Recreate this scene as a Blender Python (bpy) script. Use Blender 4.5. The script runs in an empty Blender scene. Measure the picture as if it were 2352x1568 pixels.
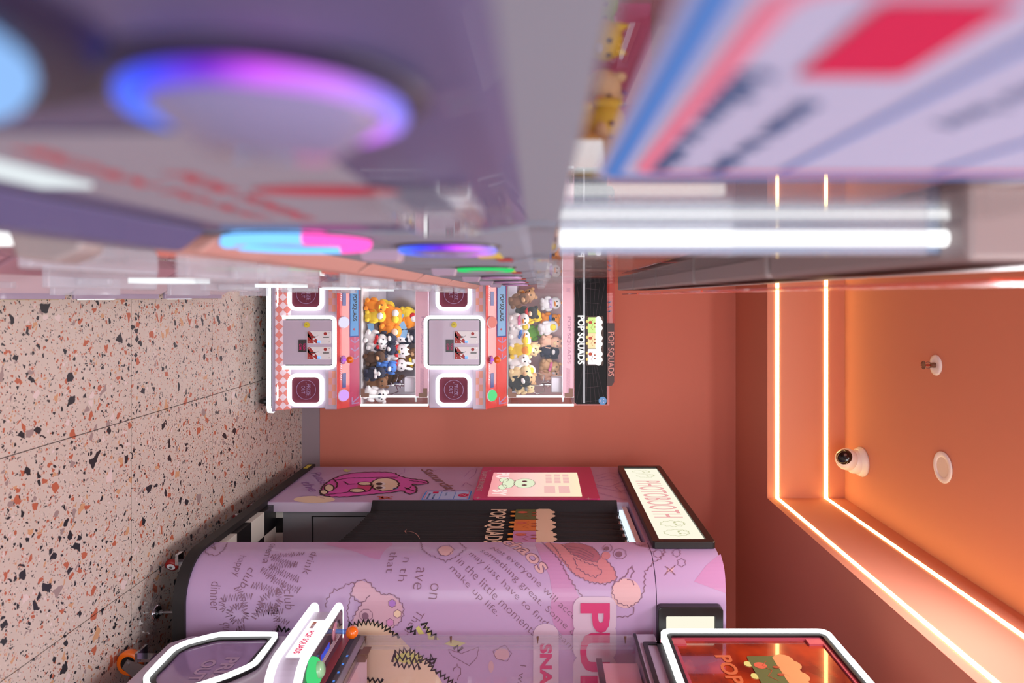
import bpy, bmesh, math, random
from mathutils import Vector, Matrix, geometry
R = random.Random(7)
C = bpy.context.scene.collection
sc = bpy.context.scene
PI = math.pi
F = 1568.0; CX = 1238.0; CY = 682.0; CH = 1.447      # focal length in pixels, vanishing point, camera height

# ------------------------------------------------------------------ camera, world, lights, exposure
cd = bpy.data.cameras.new('camera'); cam = bpy.data.objects.new('camera', cd); C.objects.link(cam)
cd.sensor_fit = 'HORIZONTAL'; cd.sensor_width = 36.0; cd.lens = 24.0
cd.shift_x = -(CX - 1176) / 2352.0; cd.shift_y = -(784 - CY) / 2352.0
cd.clip_start = 0.01; cd.clip_end = 60
cam.matrix_world = Matrix(((0, -1, 0, 0), (0, 0, -1, 0), (1, 0, 0, CH), (0, 0, 0, 1)))
cd.dof.use_dof = True; cd.dof.focus_distance = 3.0; cd.dof.aperture_fstop = 3.4
sc.camera = cam
w = bpy.data.worlds.new('world'); sc.world = w; w.use_nodes = True
w.node_tree.nodes['Background'].inputs[0].default_value = (0.80, 0.88, 1.0, 1)
w.node_tree.nodes['Background'].inputs[1].default_value = 0.25

def area(name, loc, rot, sx, sy, power, col):
    l = bpy.data.lights.new(name, 'AREA'); l.shape = 'RECTANGLE'; l.size = sx; l.size_y = sy
    l.energy = power; l.color = col
    o = bpy.data.objects.new(name, l); C.objects.link(o); o.location = loc; o.rotation_euler = rot
    return o
area('front_fill', (0.9, -2.6, 1.3), (math.radians(90), 0, 0), 2.6, 2.4, 92, (0.93, 0.96, 1.0))  # added neutral fill light from behind the camera
area('ceiling_area_light', (0.75, 0.1, 2.98), (0, 0, 0), 1.0, 1.6, 42, (0.97, 0.96, 1.0))  # added area light standing for general ceiling lighting out of view
area('aisle_fill', (0.45, 2.1, 3.03), (0, 0, 0), 0.5, 0.5, 24, (0.98, 0.95, 0.98))  # added overhead fill that brightens the aisle and back wall
sc.view_settings.view_transform = 'Standard'; sc.view_settings.look = 'None'
sc.view_settings.gamma = 1.0; sc.view_settings.use_curve_mapping = False
sc.view_settings.exposure = 0.0
sc.cycles.transparent_max_bounces = 40
sc.cycles.max_bounces = 10
sc.cycles.sample_clamp_indirect = 6.0

# ------------------------------------------------------------------ materials
def lin(c): 
    c /= 255.0
    return c / 12.92 if c <= 0.04045 else ((c + 0.055) / 1.055) ** 2.4
def rgb(r, g, b): return (lin(r), lin(g), lin(b), 1)
MATS = {}
def mat(name, col, rough=0.5, metal=0.0, coat=0.0, bump=0.0, bscale=60, var=0.0, spec=0.5):
    if name in MATS: return MATS[name]
    m = bpy.data.materials.new(name); m.use_nodes = True; nt = m.node_tree
    b = nt.nodes['Principled BSDF']; c = rgb(*col)
    b.inputs['Base Color'].default_value = c; b.inputs['Roughness'].default_value = rough
    b.inputs['Metallic'].default_value = metal; b.inputs['Coat Weight'].default_value = coat
    b.inputs['Specular IOR Level'].default_value = spec
    if bump or var:
        n = nt.nodes.new('ShaderNodeTexNoise'); n.inputs['Scale'].default_value = bscale
        n.inputs['Detail'].default_value = 3
        tc = nt.nodes.new('ShaderNodeTexCoord'); nt.links.new(tc.outputs['Object'], n.inputs['Vector'])
        if bump:
            bp = nt.nodes.new('ShaderNodeBump'); bp.inputs['Strength'].default_value = bump
            bp.inputs['Distance'].default_value = 0.004
            nt.links.new(n.outputs['Fac'], bp.inputs['Height']); nt.links.new(bp.outputs[0], b.inputs['Normal'])
        if var:
            mx = nt.nodes.new('ShaderNodeMix'); mx.data_type = 'RGBA'
            mx.inputs[6].default_value = tuple(v * (1 - var) for v in c[:3]) + (1,)
            mx.inputs[7].default_value = tuple(min(1, v * (1 + var)) for v in c[:3]) + (1,)
            nt.links.new(n.outputs['Fac'], mx.inputs[0]); nt.links.new(mx.outputs[2], b.inputs['Base Color'])
    MATS[name] = m; return m
def emit(name, col, s, lin_col=None):
    if name in MATS: return MATS[name]
    m = bpy.data.materials.new(name); m.use_nodes = True; nt = m.node_tree; nt.nodes.clear()
    e = nt.nodes.new('ShaderNodeEmission'); e.inputs[0].default_value = lin_col or rgb(*col); e.inputs[1].default_value = s
    o = nt.nodes.new('ShaderNodeOutputMaterial'); nt.links.new(e.outputs[0], o.inputs[0])
    MATS[name] = m; return m
def clear(name, tint=(1, 1, 1), ior=1.45, rough=0.0, haze=0.0, hazecol=(255, 255, 255)):
    if name in MATS: return MATS[name]
    m = bpy.data.materials.new(name); m.use_nodes = True; nt = m.node_tree; nt.nodes.clear()
    t = nt.nodes.new('ShaderNodeBsdfTransparent'); t.inputs[0].default_value = (*tint, 1)
    g = nt.nodes.new('ShaderNodeBsdfGlossy'); g.inputs['Roughness'].default_value = rough
    lw = nt.nodes.new('ShaderNodeLayerWeight'); lw.inputs[0].default_value = 0.5
    pw = nt.nodes.new('ShaderNodeMath'); pw.operation = 'POWER'; nt.links.new(lw.outputs['Facing'], pw.inputs[0]); pw.inputs[1].default_value = 5.0
    f = nt.nodes.new('ShaderNodeMath'); f.operation = 'MULTIPLY_ADD'; nt.links.new(pw.outputs[0], f.inputs[0]); f.inputs[1].default_value = 0.7; f.inputs[2].default_value = ((ior-1)/(ior+1))**2
    mx = nt.nodes.new('ShaderNodeMixShader'); o = nt.nodes.new('ShaderNodeOutputMaterial')
    nt.links.new(f.outputs[0], mx.inputs[0]); nt.links.new(g.outputs[0], mx.inputs[2])
    if haze:
        d = nt.nodes.new('ShaderNodeBsdfDiffuse'); d.inputs[0].default_value = rgb(*hazecol)
        m2 = nt.nodes.new('ShaderNodeMixShader'); m2.inputs[0].default_value = haze
        nt.links.new(t.outputs[0], m2.inputs[1]); nt.links.new(d.outputs[0], m2.inputs[2]); nt.links.new(m2.outputs[0], mx.inputs[1])
    else: nt.links.new(t.outputs[0], mx.inputs[1])
    nt.links.new(mx.outputs[0], o.inputs[0]); MATS[name] = m; return m

def terrazzo():
    m = bpy.data.materials.new('terrazzo'); m.use_nodes = True; nt = m.node_tree; b = nt.nodes['Principled BSDF']
    L = nt.links.new; N = nt.nodes.new
    geo = N('ShaderNodeNewGeometry')
    ns = N('ShaderNodeTexNoise'); ns.inputs['Scale'].default_value = 45; L(geo.outputs['Position'], ns.inputs['Vector'])
    ad = N('ShaderNodeVectorMath'); ad.operation = 'MULTIPLY_ADD'
    L(ns.outputs['Color'], ad.inputs[0]); ad.inputs[1].default_value = (0.018, 0.018, 0.0); L(geo.outputs['Position'], ad.inputs[2])
    big = N('ShaderNodeTexNoise'); big.inputs['Scale'].default_value = 9; L(geo.outputs['Position'], big.inputs['Vector'])
    base = N('ShaderNodeMix'); base.data_type = 'RGBA'; base.inputs[6].default_value = rgb(202, 190, 180); base.inputs[7].default_value = rgb(214, 203, 194)
    L(big.outputs['Fac'], base.inputs[0]); cur = base.outputs[2]
    for scale, thr, p in ((170, 0.22, 0.26), (90, 0.17, 0.17), (46, 0.14, 0.09), (28, 0.17, 0.05)):
        v1 = N('ShaderNodeTexVoronoi'); v1.inputs['Scale'].default_value = scale; v1.voronoi_dimensions = '2D'
        v2 = N('ShaderNodeTexVoronoi'); v2.inputs['Scale'].default_value = scale; v2.feature = 'DISTANCE_TO_EDGE'; v2.voronoi_dimensions = '2D'
        L(ad.outputs[0], v1.inputs['Vector']); L(ad.outputs[0], v2.inputs['Vector'])
        sp = N('ShaderNodeSeparateColor'); L(v1.outputs['Color'], sp.inputs[0])
        a = N('ShaderNodeMath'); a.operation = 'LESS_THAN'; a.inputs[1].default_value = p; L(sp.outputs[0], a.inputs[0])
        t = N('ShaderNodeMath'); t.operation = 'MULTIPLY_ADD'; L(sp.outputs[2], t.inputs[0]); t.inputs[1].default_value = 0.16; t.inputs[2].default_value = thr - 0.08
        c = N('ShaderNodeMath'); c.operation = 'GREATER_THAN'; L(v2.outputs['Distance'], c.inputs[0]); L(t.outputs[0], c.inputs[1])
        k = N('ShaderNodeMath'); k.operation = 'MULTIPLY'; L(a.outputs[0], k.inputs[0]); L(c.outputs[0], k.inputs[1])
        r = N('ShaderNodeValToRGB'); r.color_ramp.interpolation = 'CONSTANT'; e = r.color_ramp.elements
        e[0].position = 0; e[0].color = rgb(45, 46, 52); e[1].position = 0.36; e[1].color = rgb(186, 104, 78)
        for q, cc in ((0.66, (206, 160, 122)), (0.80, (160, 142, 140)), (0.9, (224, 208, 206))):
            x = e.new(q); x.color = rgb(*cc)
        L(sp.outputs[1], r.inputs[0])
        mx = N('ShaderNodeMix'); mx.data_type = 'RGBA'; L(k.outputs[0], mx.inputs[0]); L(cur, mx.inputs[6]); L(r.outputs[0], mx.inputs[7]); cur = mx.outputs[2]
    L(cur, b.inputs['Base Color']); b.inputs['Roughness'].default_value = 0.32; b.inputs['Specular IOR Level'].default_value = 0.4
    return m

M = {}
M['coral'] = mat('coral_paint', (208, 122, 102), 0.75, bump=0.05, bscale=220)
M['ceil'] = mat('coral_ceiling_paint', (210, 138, 112), 0.8, bump=0.05, bscale=220)
M['skirt'] = mat('grey_lilac_skirting', (150, 134, 142), 0.5)
M['grout'] = mat('dark_joint', (80, 72, 72), 0.9)
M['led_warm'] = emit('warm_led', None, 12, (1.0, 0.68, 0.24, 1))
M['led'] = emit('white_led', None, 1.7, (1.0, 1.0, 1.0, 1))
M['lamp'] = emit('case_lamp', None, 15.0, (1.0, 1.0, 1.0, 1))
M['led_soft'] = emit('soft_white_led', None, 1.1, (0.95, 0.97, 1.0, 1))
M['black'] = mat('black_plastic', (18, 18, 20), 0.35)
M['blackmatte'] = mat('black_matte', (22, 20, 22), 0.6)
M['lilac'] = mat('lilac_metal', (196, 182, 204), 0.35, coat=0.3)
M['lilac_d'] = mat('grey_lilac_metal', (160, 148, 172), 0.35, coat=0.3)
M['coralp'] = mat('coral_print', (222, 122, 112), 0.35)
M['coraldeck'] = mat('coral_red_deck', (214, 78, 76), 0.3, coat=0.3)
M['magenta'] = mat('magenta_panel', (186, 66, 104), 0.3, coat=0.3)
M['pale'] = mat('pale_pink_print', (236, 214, 226), 0.4)
M['palecoral'] = mat('pale_coral', (244, 170, 148), 0.4)
M['white'] = mat('white_plastic', (236, 234, 238), 0.3)
M['offwhite'] = mat('off_white', (226, 222, 226), 0.5)
M['grey'] = mat('grey_metal', (150, 150, 154), 0.35, metal=0.3)
M['chrome'] = mat('chrome', (205, 205, 210), 0.12, metal=1.0)
M['steel'] = mat('brushed_steel', (176, 174, 176), 0.3, metal=0.9)
M['bronze'] = mat('bronze_bracket', (128, 98, 84), 0.4, metal=0.5)
M['glass'] = clear('acrylic', (0.985, 0.985, 0.985), 1.22)
M['acryl'] = clear('acrylic_edge', (0.93, 0.94, 0.95), 1.5, 0.05, 0.10, (235, 240, 250))
M['orange'] = mat('orange_ball', (240, 112, 14), 0.22, coat=0.5)
M['prizeglass'] = mat('dark_red_flap', (118, 56, 74), 0.55, spec=0.15)
M['ringprint'] = mat('lilac_ring_print', (168, 134, 178), 0.4)
M['red'] = mat('red_print', (168, 32, 30), 0.4)
M['blue'] = mat('blue_print', (84, 148, 206), 0.35)
M['bluedark'] = mat('deep_blue', (52, 58, 136), 0.3)
M['ltblue'] = mat('light_blue_print', (120, 172, 214), 0.35)
M['yellow'] = mat('yellow_plastic', (222, 206, 60), 0.4)
M['booth'] = mat('pink_lilac_wrap', (184, 156, 196), 0.34, coat=0.15)
M['booth_edge'] = mat('pale_lilac_edge', (206, 190, 214), 0.4)
M['swoosh'] = mat('pink_swoosh_print', (190, 138, 182), 0.34, coat=0.15)
M['ink'] = mat('mauve_ink', (134, 98, 120), 0.45)
M['inkblack'] = mat('black_ink', (24, 18, 20), 0.45)
M['cream'] = mat('cream_print', (232, 206, 178), 0.45)
M['creamp'] = mat('faded_cream_print', (206, 166, 178), 0.45)
M['hotpink'] = mat('hot_pink_print', (214, 84, 176), 0.4)
M['deeppink'] = mat('deep_pink_print', (206, 62, 118), 0.4)
M['orangeink'] = mat('orange_ink', (208, 74, 40), 0.45)
M['yellowink'] = mat('lime_yellow_ink', (208, 208, 120), 0.45)
M['lavender'] = mat('lavender_print', (168, 120, 200), 0.45)
M['greyhalo'] = mat('pale_grey_halo_print', (206, 184, 204), 0.4)
M['curtain'] = mat('black_curtain_cloth', (34, 32, 36), 0.85, bump=0.2, bscale=300)
M['rust'] = mat('rust_print', (168, 74, 40), 0.6)

# ------------------------------------------------------------------ mesh helpers
def P(px, py, Y): return Vector(((py - CY) * Y / F, Y, CH + (px - CX) * Y / F))
class MB:
    def __init__(s): s.v = []; s.f = []; s.sm = []
    def add(s, vs, fs, smooth=False):
        o = len(s.v); s.v += [tuple(v) for v in vs]
        for f in fs: s.f.append(tuple(i + o for i in f)); s.sm.append(smooth)
        return s
    def box(s, x0, x1, y0, y1, z0, z1):
        if x0 > x1: x0, x1 = x1, x0
        if y0 > y1: y0, y1 = y1, y0
        if z0 > z1: z0, z1 = z1, z0
        return s.add([(x0,y0,z0),(x1,y0,z0),(x1,y1,z0),(x0,y1,z0),(x0,y0,z1),(x1,y0,z1),(x1,y1,z1),(x0,y1,z1)],
              [(0,3,2,1),(4,5,6,7),(0,1,5,4),(1,2,6,5),(2,3,7,6),(3,0,4,7)])
    def cyl(s, p0, p1, r0, r1=None, n=16, cap=True):
        p0 = Vector(p0); p1 = Vector(p1); r1 = r0 if r1 is None else r1
        d = (p1 - p0).normalized(); a = d.orthogonal().normalized(); b = d.cross(a)
        vs = []
        for p, r in ((p0, r0), (p1, r1)):
            for i in range(n):
                t = 2*PI*i/n; vs.append(p + (a*math.cos(t) + b*math.sin(t))*r)
        s.add(vs, [(i, (i+1) % n, n+(i+1) % n, n+i) for i in range(n)], True)
        if cap: s.add(vs, [tuple(range(n-1, -1, -1)), tuple(range(n, 2*n))])
        return s
    def lathe(s, c, axis, prof, n=20):
        # prof: list of (radius, height along axis)
        c = Vector(c); d = Vector(axis).normalized(); a = d.orthogonal().normalized(); b = d.cross(a); vs = []
        for r, h in prof:
            for i in range(n):
                t = 2*PI*i/n; vs.append(c + d*h + (a*math.cos(t) + b*math.sin(t))*max(r, 1e-5))
        fs = []
        for k in range(len(prof)-1):
            for i in range(n):
                fs.append((k*n+i, k*n+(i+1) % n, (k+1)*n+(i+1) % n, (k+1)*n+i))
        return s.add(vs, fs, True)
    def ball(s, c, r, n=12, m=8, rot=None):
        if not hasattr(r, '__len__'): r = (r, r, r)
        vs = []; fs = []; c = Vector(c)
        for j in range(m+1):
            ph = PI*j/m
            for i in range(n):
                t = 2*PI*i/n; v = Vector((r[0]*math.sin(ph)*math.cos(t), r[1]*math.sin(ph)*math.sin(t), r[2]*math.cos(ph)))
                if rot: v = rot @ v
                vs.append(c + v)
        for j in range(m):
            for i in range(n): fs.append((j*n+i, (j+1)*n+i, (j+1)*n+(i+1) % n, j*n+(i+1) % n))
        return s.add(vs, fs, True)
    def tube(s, pts, r, closed=False, n=8):
        pts = [Vector(p) for p in pts]; k = len(pts); vs = []; fs = []; ref = None
        for i, p in enumerate(pts):
            a = pts[i-1] if (i > 0 or closed) else p; b = pts[(i+1) % k] if (i < k-1 or closed) else p
            d = (b - a).normalized()
            ref = d.orthogonal().normalized() if ref is None else (ref - d*ref.dot(d)).normalized()
            q = d.cross(ref)
            for j in range(n):
                t = 2*PI*j/n; vs.append(p + (ref*math.cos(t) + q*math.sin(t))*r)
        for i in range(k if closed else k-1):
            for j in range(n):
                fs.append((i*n+j, i*n+(j+1) % n, ((i+1) % k)*n+(j+1) % n, ((i+1) % k)*n+j))
        s.add(vs, fs, True)
        if not closed: s.add(vs, [tuple(range(n-1,-1,-1)), tuple((k-1)*n+j for j in range(n))])
        return s
    def prism(s, pts, vec):
        # extrude a planar polygon (3D points) along vec
        n = len(pts); pts = [Vector(p) for p in pts]; vec = Vector(vec)
        return s.add(pts + [p+vec for p in pts], [tuple(range(n-1,-1,-1)), tuple(range(n, 2*n))] + [(i, (i+1) % n, n+(i+1) % n, n+i) for i in range(n)])
    def ring(s, outer, inner, vec):
        n = len(outer); vec = Vector(vec); o = [Vector(p) for p in outer]; i_ = [Vector(p) for p in inner]
        vs = o + i_ + [p+vec for p in o] + [p+vec for p in i_]; fs = []
        for k in range(n):
            j = (k+1) % n
            fs += [(k, j, n+j, n+k), (2*n+k, 3*n+k, 3*n+j, 2*n+j), (k, 2*n+k, 2*n+j, j), (n+k, n+j, 3*n+j, 3*n+k)]
        return s.add(vs, fs)
    def mark(s):
        if getattr(s, 'multi', False) and len(s.v) > (s.cuts[-1][0] if s.cuts else -1): s.cuts.append((len(s.v), len(s.f)))
    def build_each(s, name, m, parent):
        s.mark(); c = s.cuts
        for (v0, f0), (v1, f1) in zip(c, c[1:]):
            q = MB(); q.v = s.v[v0:v1]; q.f = [tuple(i-v0 for i in f) for f in s.f[f0:f1]]; q.sm = s.sm[f0:f1]; q.build(name, m, parent, fix=False)
    def build(s, name, m, parent=None, bevel=0.0, **kw):
        me = bpy.data.meshes.new(name); me.from_pydata(s.v, [], s.f); me.polygons.foreach_set('use_smooth', s.sm)
        bm = bmesh.new(); bm.from_mesh(me); bmesh.ops.recalc_face_normals(bm, faces=bm.faces) if kw.pop('fix', True) else None
        bm.to_mesh(me); bm.free(); me.materials.append(m); me.update()
        o = bpy.data.objects.new(name, me); C.objects.link(o)
        if parent is not None: o.parent = parent
        if parent is not None and parent.type == 'EMPTY': o.matrix_parent_inverse = parent.matrix_basis.inverted()
        elif parent is not None and parent.parent is not None: o.matrix_parent_inverse = Matrix.Identity(4)
        if bevel:
            bv = o.modifiers.new('bevel', 'BEVEL'); bv.width = bevel; bv.segments = 2; bv.limit_method = 'ANGLE'
        for k, x in kw.items(): o[k] = x
        return o
def thing(name, loc, label, cat, group=None):
    o = bpy.data.objects.new(name, None); C.objects.link(o); o.location = loc; o.empty_display_size = 0.05
    o['label'] = label; o['category'] = cat
    if group: o['group'] = group
    return o
def tag(o, label, cat, group=None):
    o['label'] = label; o['category'] = cat
    if group: o['group'] = group
    return o
def struct(o): o['kind'] = 'structure'; return o
def lab(o, l): o['label'] = l; return o

# ------------------------------------------------------------------ printable surfaces: px -> (u, v), (u, v, h) -> 3D
class SY:                                            # faces -Y
    def __init__(s, Y): s.Y = Y
    def inv(s, px, py): return ((py-CY)*s.Y/F, CH+(px-CX)*s.Y/F)
    def p(s, u, v, h=0): return Vector((u, s.Y-h, v))
class SX:                                            # faces -X, reads from far to near
    def __init__(s, X): s.X = X
    def inv(s, px, py): Y = s.X*F/(py-CY); return (-Y, CH+(px-CX)*Y/F)
    def p(s, u, v, h=0): return Vector((s.X-h, -u, v))
class SXP:                                           # faces +X, reads from near to far
    def __init__(s, X): s.X = X
    def inv(s, px, py): Y = s.X*F/(py-CY); return (Y, CH+(px-CX)*Y/F)
    def p(s, u, v, h=0): return Vector((s.X+h, u, v))
BX, BYE, BYF, BR = 0.965, 2.69, 2.47, 0.15           # booth: side plane, panel edge, front plane, corner radius
class SF:                                            # curved booth front, u = length along the skin from the panel edge
    A = BYE - (BYF + BR); B = A + BR*PI/2
    def pos(s, u):
        if u < s.A: return (BX, BYE-u, -1, 0)
        if u < s.B:
            t = (u-s.A)/BR; return (BX+BR-BR*math.cos(t), BYF+BR-BR*math.sin(t), -math.cos(t), -math.sin(t))
        return (BX+BR+(u-s.B), BYF, 0, -1)
    def p(s, u, v, h=0):
        x, y, a, b = s.pos(u); return Vector((x+a*h, y+b*h, v))
    def inv(s, px, py):
        r = (py-CY)/F; lo, hi = 0.0, 2.5
        for _ in range(40):
            m = (lo+hi)/2; x, y, *_r = s.pos(m)
            if x/y < r: lo = m
            else: hi = m
        x, y, *_r = s.pos(lo); return (lo, CH+(px-CX)*y/F)
def uv(S, pts): return [S.inv(a, b) for a, b in pts]
def fill(mb, S, pts, h):
    mb.mark()
    tr = geometry.tessellate_polygon([[Vector((u, v, 0)) for u, v in pts]])
    if isinstance(S, SF) and min(u for u, v in pts) < S.B:
        bm = bmesh.new(); bv = [bm.verts.new((u, v, 0)) for u, v in pts]
        for t in tr:
            try: bm.faces.new([bv[i] for i in t])
            except ValueError: pass
        for i in range(17):
            bmesh.ops.bisect_plane(bm, geom=bm.verts[:]+bm.edges[:]+bm.faces[:], plane_co=(S.A+(S.B-S.A)*i/16, 0, 0), plane_no=(1, 0, 0))
        bm.verts.index_update(); mb.add([S.p(v.co.x, v.co.y, h) for v in bm.verts], [tuple(v.index for v in f.verts) for f in bm.faces]); bm.free(); return mb
    vs = [S.p(u, v, h) for u, v in pts]
    mb.add(vs, [tuple(t) for t in tr]); return mb
def stroke(mb, S, pts, wd, h, closed=False):
    mb.mark()
    n = len(pts); L = []; Rr = []
    for i in range(n):
        a = pts[i-1] if (i or closed) else pts[0]; b = pts[(i+1) % n] if (i < n-1 or closed) else pts[-1]
        dx, dy = b[0]-a[0], b[1]-a[1]; q = math.hypot(dx, dy) or 1
        nx, ny = -dy/q*wd/2, dx/q*wd/2; L.append((pts[i][0]+nx, pts[i][1]+ny)); Rr.append((pts[i][0]-nx, pts[i][1]-ny))
    vs = [S.p(*p, h) for p in L] + [S.p(*p, h) for p in Rr]
    mb.add(vs, [(i, (i+1) % n, n+(i+1) % n, n+i) for i in range(n if closed else n-1)]); return mb
def resample(pts, step, closed=False):
    out = []; q = list(pts) + ([pts[0]] if closed else [])
    for i in range(len(q)-1):
        a, b = q[i], q[i+1]; d = math.hypot(b[0]-a[0], b[1]-a[1]); k = max(1, int(d/step))
        for j in range(k): out.append((a[0]+(b[0]-a[0])*j/k, a[1]+(b[1]-a[1])*j/k))
    if not closed: out.append(pts[-1])
    return out
def smoothp(pts, closed=False, it=2):
    for _ in range(it):
        o = []; n = len(pts)
        rng = range(n) if closed else range(n-1)
        if not closed: o.append(pts[0])
        for i in rng:
            a, b = pts[i], pts[(i+1) % n]
            o.append((a[0]*.75+b[0]*.25, a[1]*.75+b[1]*.25)); o.append((a[0]*.25+b[0]*.75, a[1]*.25+b[1]*.75))
        if not closed: o.append(pts[-1])
        pts = o
    return pts
def furry(pts, amp, step, closed=False):
    q = resample(pts, step, closed); o = []; n = len(q)
    for i, p in enumerate(q):
        a, b = q[i-1] if i else q[0], q[(i+1) % n]; dx, dy = b[0]-a[0], b[1]-a[1]; d = math.hypot(dx, dy) or 1
        k = (amp if i % 2 else -amp)*R.uniform(.5, 1.2); o.append((p[0]-dy/d*k, p[1]+dx/d*k))
    return o
def ell(cx, cy, rx, ry, n=20, rot=0):
    o = []
    for i in range(n):
        t = 2*PI*i/n; x, y = rx*math.cos(t), ry*math.sin(t)
        o.append((cx+x*math.cos(rot)-y*math.sin(rot), cy+x*math.sin(rot)+y*math.cos(rot)))
    return o
def rrect(u0, v0, u1, v1, r, n=5):
    o = []
    for cx, cy, a0 in ((u1-r, v1-r, 0), (u0+r, v1-r, PI/2), (u0+r, v0+r, PI), (u1-r, v0+r, 1.5*PI)):
        for i in range(n+1):
            t = a0+PI/2*i/n; o.append((cx+r*math.cos(t), cy+r*math.sin(t)))
    return o
def MM():
    m_ = MB(); m_.multi = True; m_.cuts = []; return m_
_TX = {}
def glyphs(s, off=0.0, shear=0.0):
    k = (s, off, shear)
    if k in _TX: return _TX[k]
    cu = bpy.data.curves.new('t', 'FONT'); cu.body = s; cu.size = 1; cu.offset = off; cu.shear = shear; cu.resolution_u = 3
    ob = bpy.data.objects.new('t', cu); C.objects.link(ob); dg = bpy.context.evaluated_depsgraph_get()
    me = bpy.data.meshes.new_from_object(ob.evaluated_get(dg)); vs = [(v.co.x, v.co.y) for v in me.vertices]; fs = [tuple(p.vertices) for p in me.polygons]
    bpy.data.objects.remove(ob); bpy.data.curves.remove(cu); bpy.data.meshes.remove(me)
    x0 = min(v[0] for v in vs); x1 = max(v[0] for v in vs); y0 = min(v[1] for v in vs); y1 = max(v[1] for v in vs)
    _TX[k] = ([((x-x0)/(x1-x0), (y-y0)) for x, y in vs], fs, x1-x0, y1-y0); return _TX[k]
def text(mb, S, s, A, B, hgt=None, h=0.001, off=0.0, shear=0.0):
    """fit s between (u,v) A and B (baseline); hgt = glyph height, else keeps the font's proportion"""
    mb.mark(); vs, fs, W_, H_ = glyphs(s, off, shear); dx, dy = B[0]-A[0], B[1]-A[1]; L = math.hypot(dx, dy); dx /= L; dy /= L
    hs = (hgt/H_) if hgt else L/W_
    mb.add([S.p(A[0]+dx*x*L-dy*y*hs, A[1]+dy*x*L+dx*y*hs, h) for x, y in vs], fs); return mb
def ttext(name, m, parent, S, s, pa, pb, hgt=None, h=0.001, off=0.0):
    mb = MB(); text(mb, S, s, S.inv(*pa), S.inv(*pb), hgt, h, off); return mb.build(name, m, parent, fix=False)

def cake_logo(parent, S, A, B, H, h, cols, lit=None, outline=None):
    """emblem: three square cakes side by side with whipped tops, faces and tongues; A,B baseline ends, H height"""
    dx, dy = B[0]-A[0], B[1]-A[1]; L = math.hypot(dx, dy); dx /= L; dy /= L
    T = lambda pts: [(A[0]+dx*x*L-dy*y*H, A[1]+dy*x*L+dx*y*H) for x, y in pts]
    q = H/L
    body = [MB() for _ in cols]; cream = MB(); line = MM(); feet = MM(); tong = MM()
    for i in range(3):
        x0 = i/3; x1 = x0+1/3
        fill(body[i], S, T(rrect(x0+.004, .12, x1-.004, .62, .03)), h+.0006)
        for j in range(5): fill(cream, S, T(ell(x0+.045+j*.062, .70+(.10 if j % 2 else .03), .06, .17, 14)), h+.0012+j*.0001)
        fill(cream, S, T(rrect(x0+.012, .56, x1-.012, .80, .02)), h+.0011)
        stroke(line, S, T([(x0+.06, .42), (x0+.11, .30), (x0+.165, .42), (x0+.22, .30), (x0+.27, .42)]), .012*L/3+.0006, h+.0014)
        fill(tong, S, T(ell(x0+.11, .27, .035, .11, 12)), h+.0013)
        for e in (.13, .21): fill(line, S, T(ell(x0+e, .52, .014, .06, 10)), h+.0020)
        for e in (.09, .22): fill(feet, S, T(ell(x0+e, .08, .03, .07, 10)), h+.0005)
    if outline: 
        ol = MB(); fill(ol, S, T(rrect(-.02, .0, 1.02, 1.02, .05)), h+.0002); ol.build('emblem_outline', outline, parent, fix=False)
    for b, c in zip(body, cols): b.build('emblem_block', c, parent, fix=False)
    cream.build('emblem_topping', lit or M['cream'], parent, fix=False); line.build_each('emblem_line', M['rust'], parent)
    feet.build_each('emblem_foot', mat('amber_print', (226, 150, 60), .5) if not lit else emit('amber_glow', (246, 216, 130), 1.0), parent)
    tong.build_each('emblem_tongue', mat('tongue_print', (206, 96, 70), .5), parent)
# ------------------------------------------------------------------ the room
fl = struct(MB().box(-1.0, 3.4, -3.0, 4.2, -0.06, -0.004).build('floor', M['grout']))
TZ = terrazzo()
tm = None
for i in range(-2, 6):
    for j in range(-2, 5):
        x0 = 0.434+0.6*(i-1); y0 = 1.824+0.6*(j-1)
        if x0 > 2.9 or y0 > 4.1 or x0 < -1: continue
        me = MB().box(x0+.0015, min(x0+.5985, 3.3), y0+.0015, min(y0+.5985, 4.178), -0.004, 0.0)
        me.build('tile', TZ, fl)
struct(MB().box(-1.0, 3.4, -3.0, 0.023, -0.004, 0.0).build('floor_front', TZ, fl)); 
struct(MB().box(-1.0, 3.4, 4.178, 4.3, -0.06, 3.2).build('wall_back', M['coral']))
struct(MB().box(3.3, 3.4, -3.0, 4.178, -0.06, 3.2).build('wall_right', M['coral']))
struct(MB().box(-1.0, -0.9, -3.0, 4.178, -0.06, 3.2).build('wall_left', M['coral']))
struct(MB().box(-0.9, 3.3, 4.166, 4.178, 0.0, 0.107).build('baseboard_back', M['skirt']))
ZS, ZC = 2.651, 3.059
struct(MB().box(-1.0, 3.4, -3.0, 4.3, ZC, ZC+.1).build('ceiling', M['ceil']))
# dropped soffit with a tray: back strip and right strip, its inner faces carry the light strips
TY, TXR = 3.60, 1.06
so = struct(MB().box(-0.9, 3.3, TY, 4.178, ZS, ZC).box(TXR, 3.3, -2.4, TY, ZS, ZC).build('trim_1', M['ceil']))
for z, n in ((1.256, 'lower'), (1.513, 'upper')):
    for q, (x0, x1, y0, y1) in enumerate(((-0.85, TXR, TY-.0035, TY+.012), (TXR-.0035, TXR+.012, -1.5, TY-.0035))):
        s = MB().box(x0, x1, y0, y1, CH+z-.009, CH+z+.009).build('led_strip', M['led_warm'])
        where = 'back' if q == 0 else 'right'
        tag(s, f'{n} glowing white light line along the {where} face of the ceiling tray', 'light strip', 'light lines in the ceiling tray')

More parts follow.
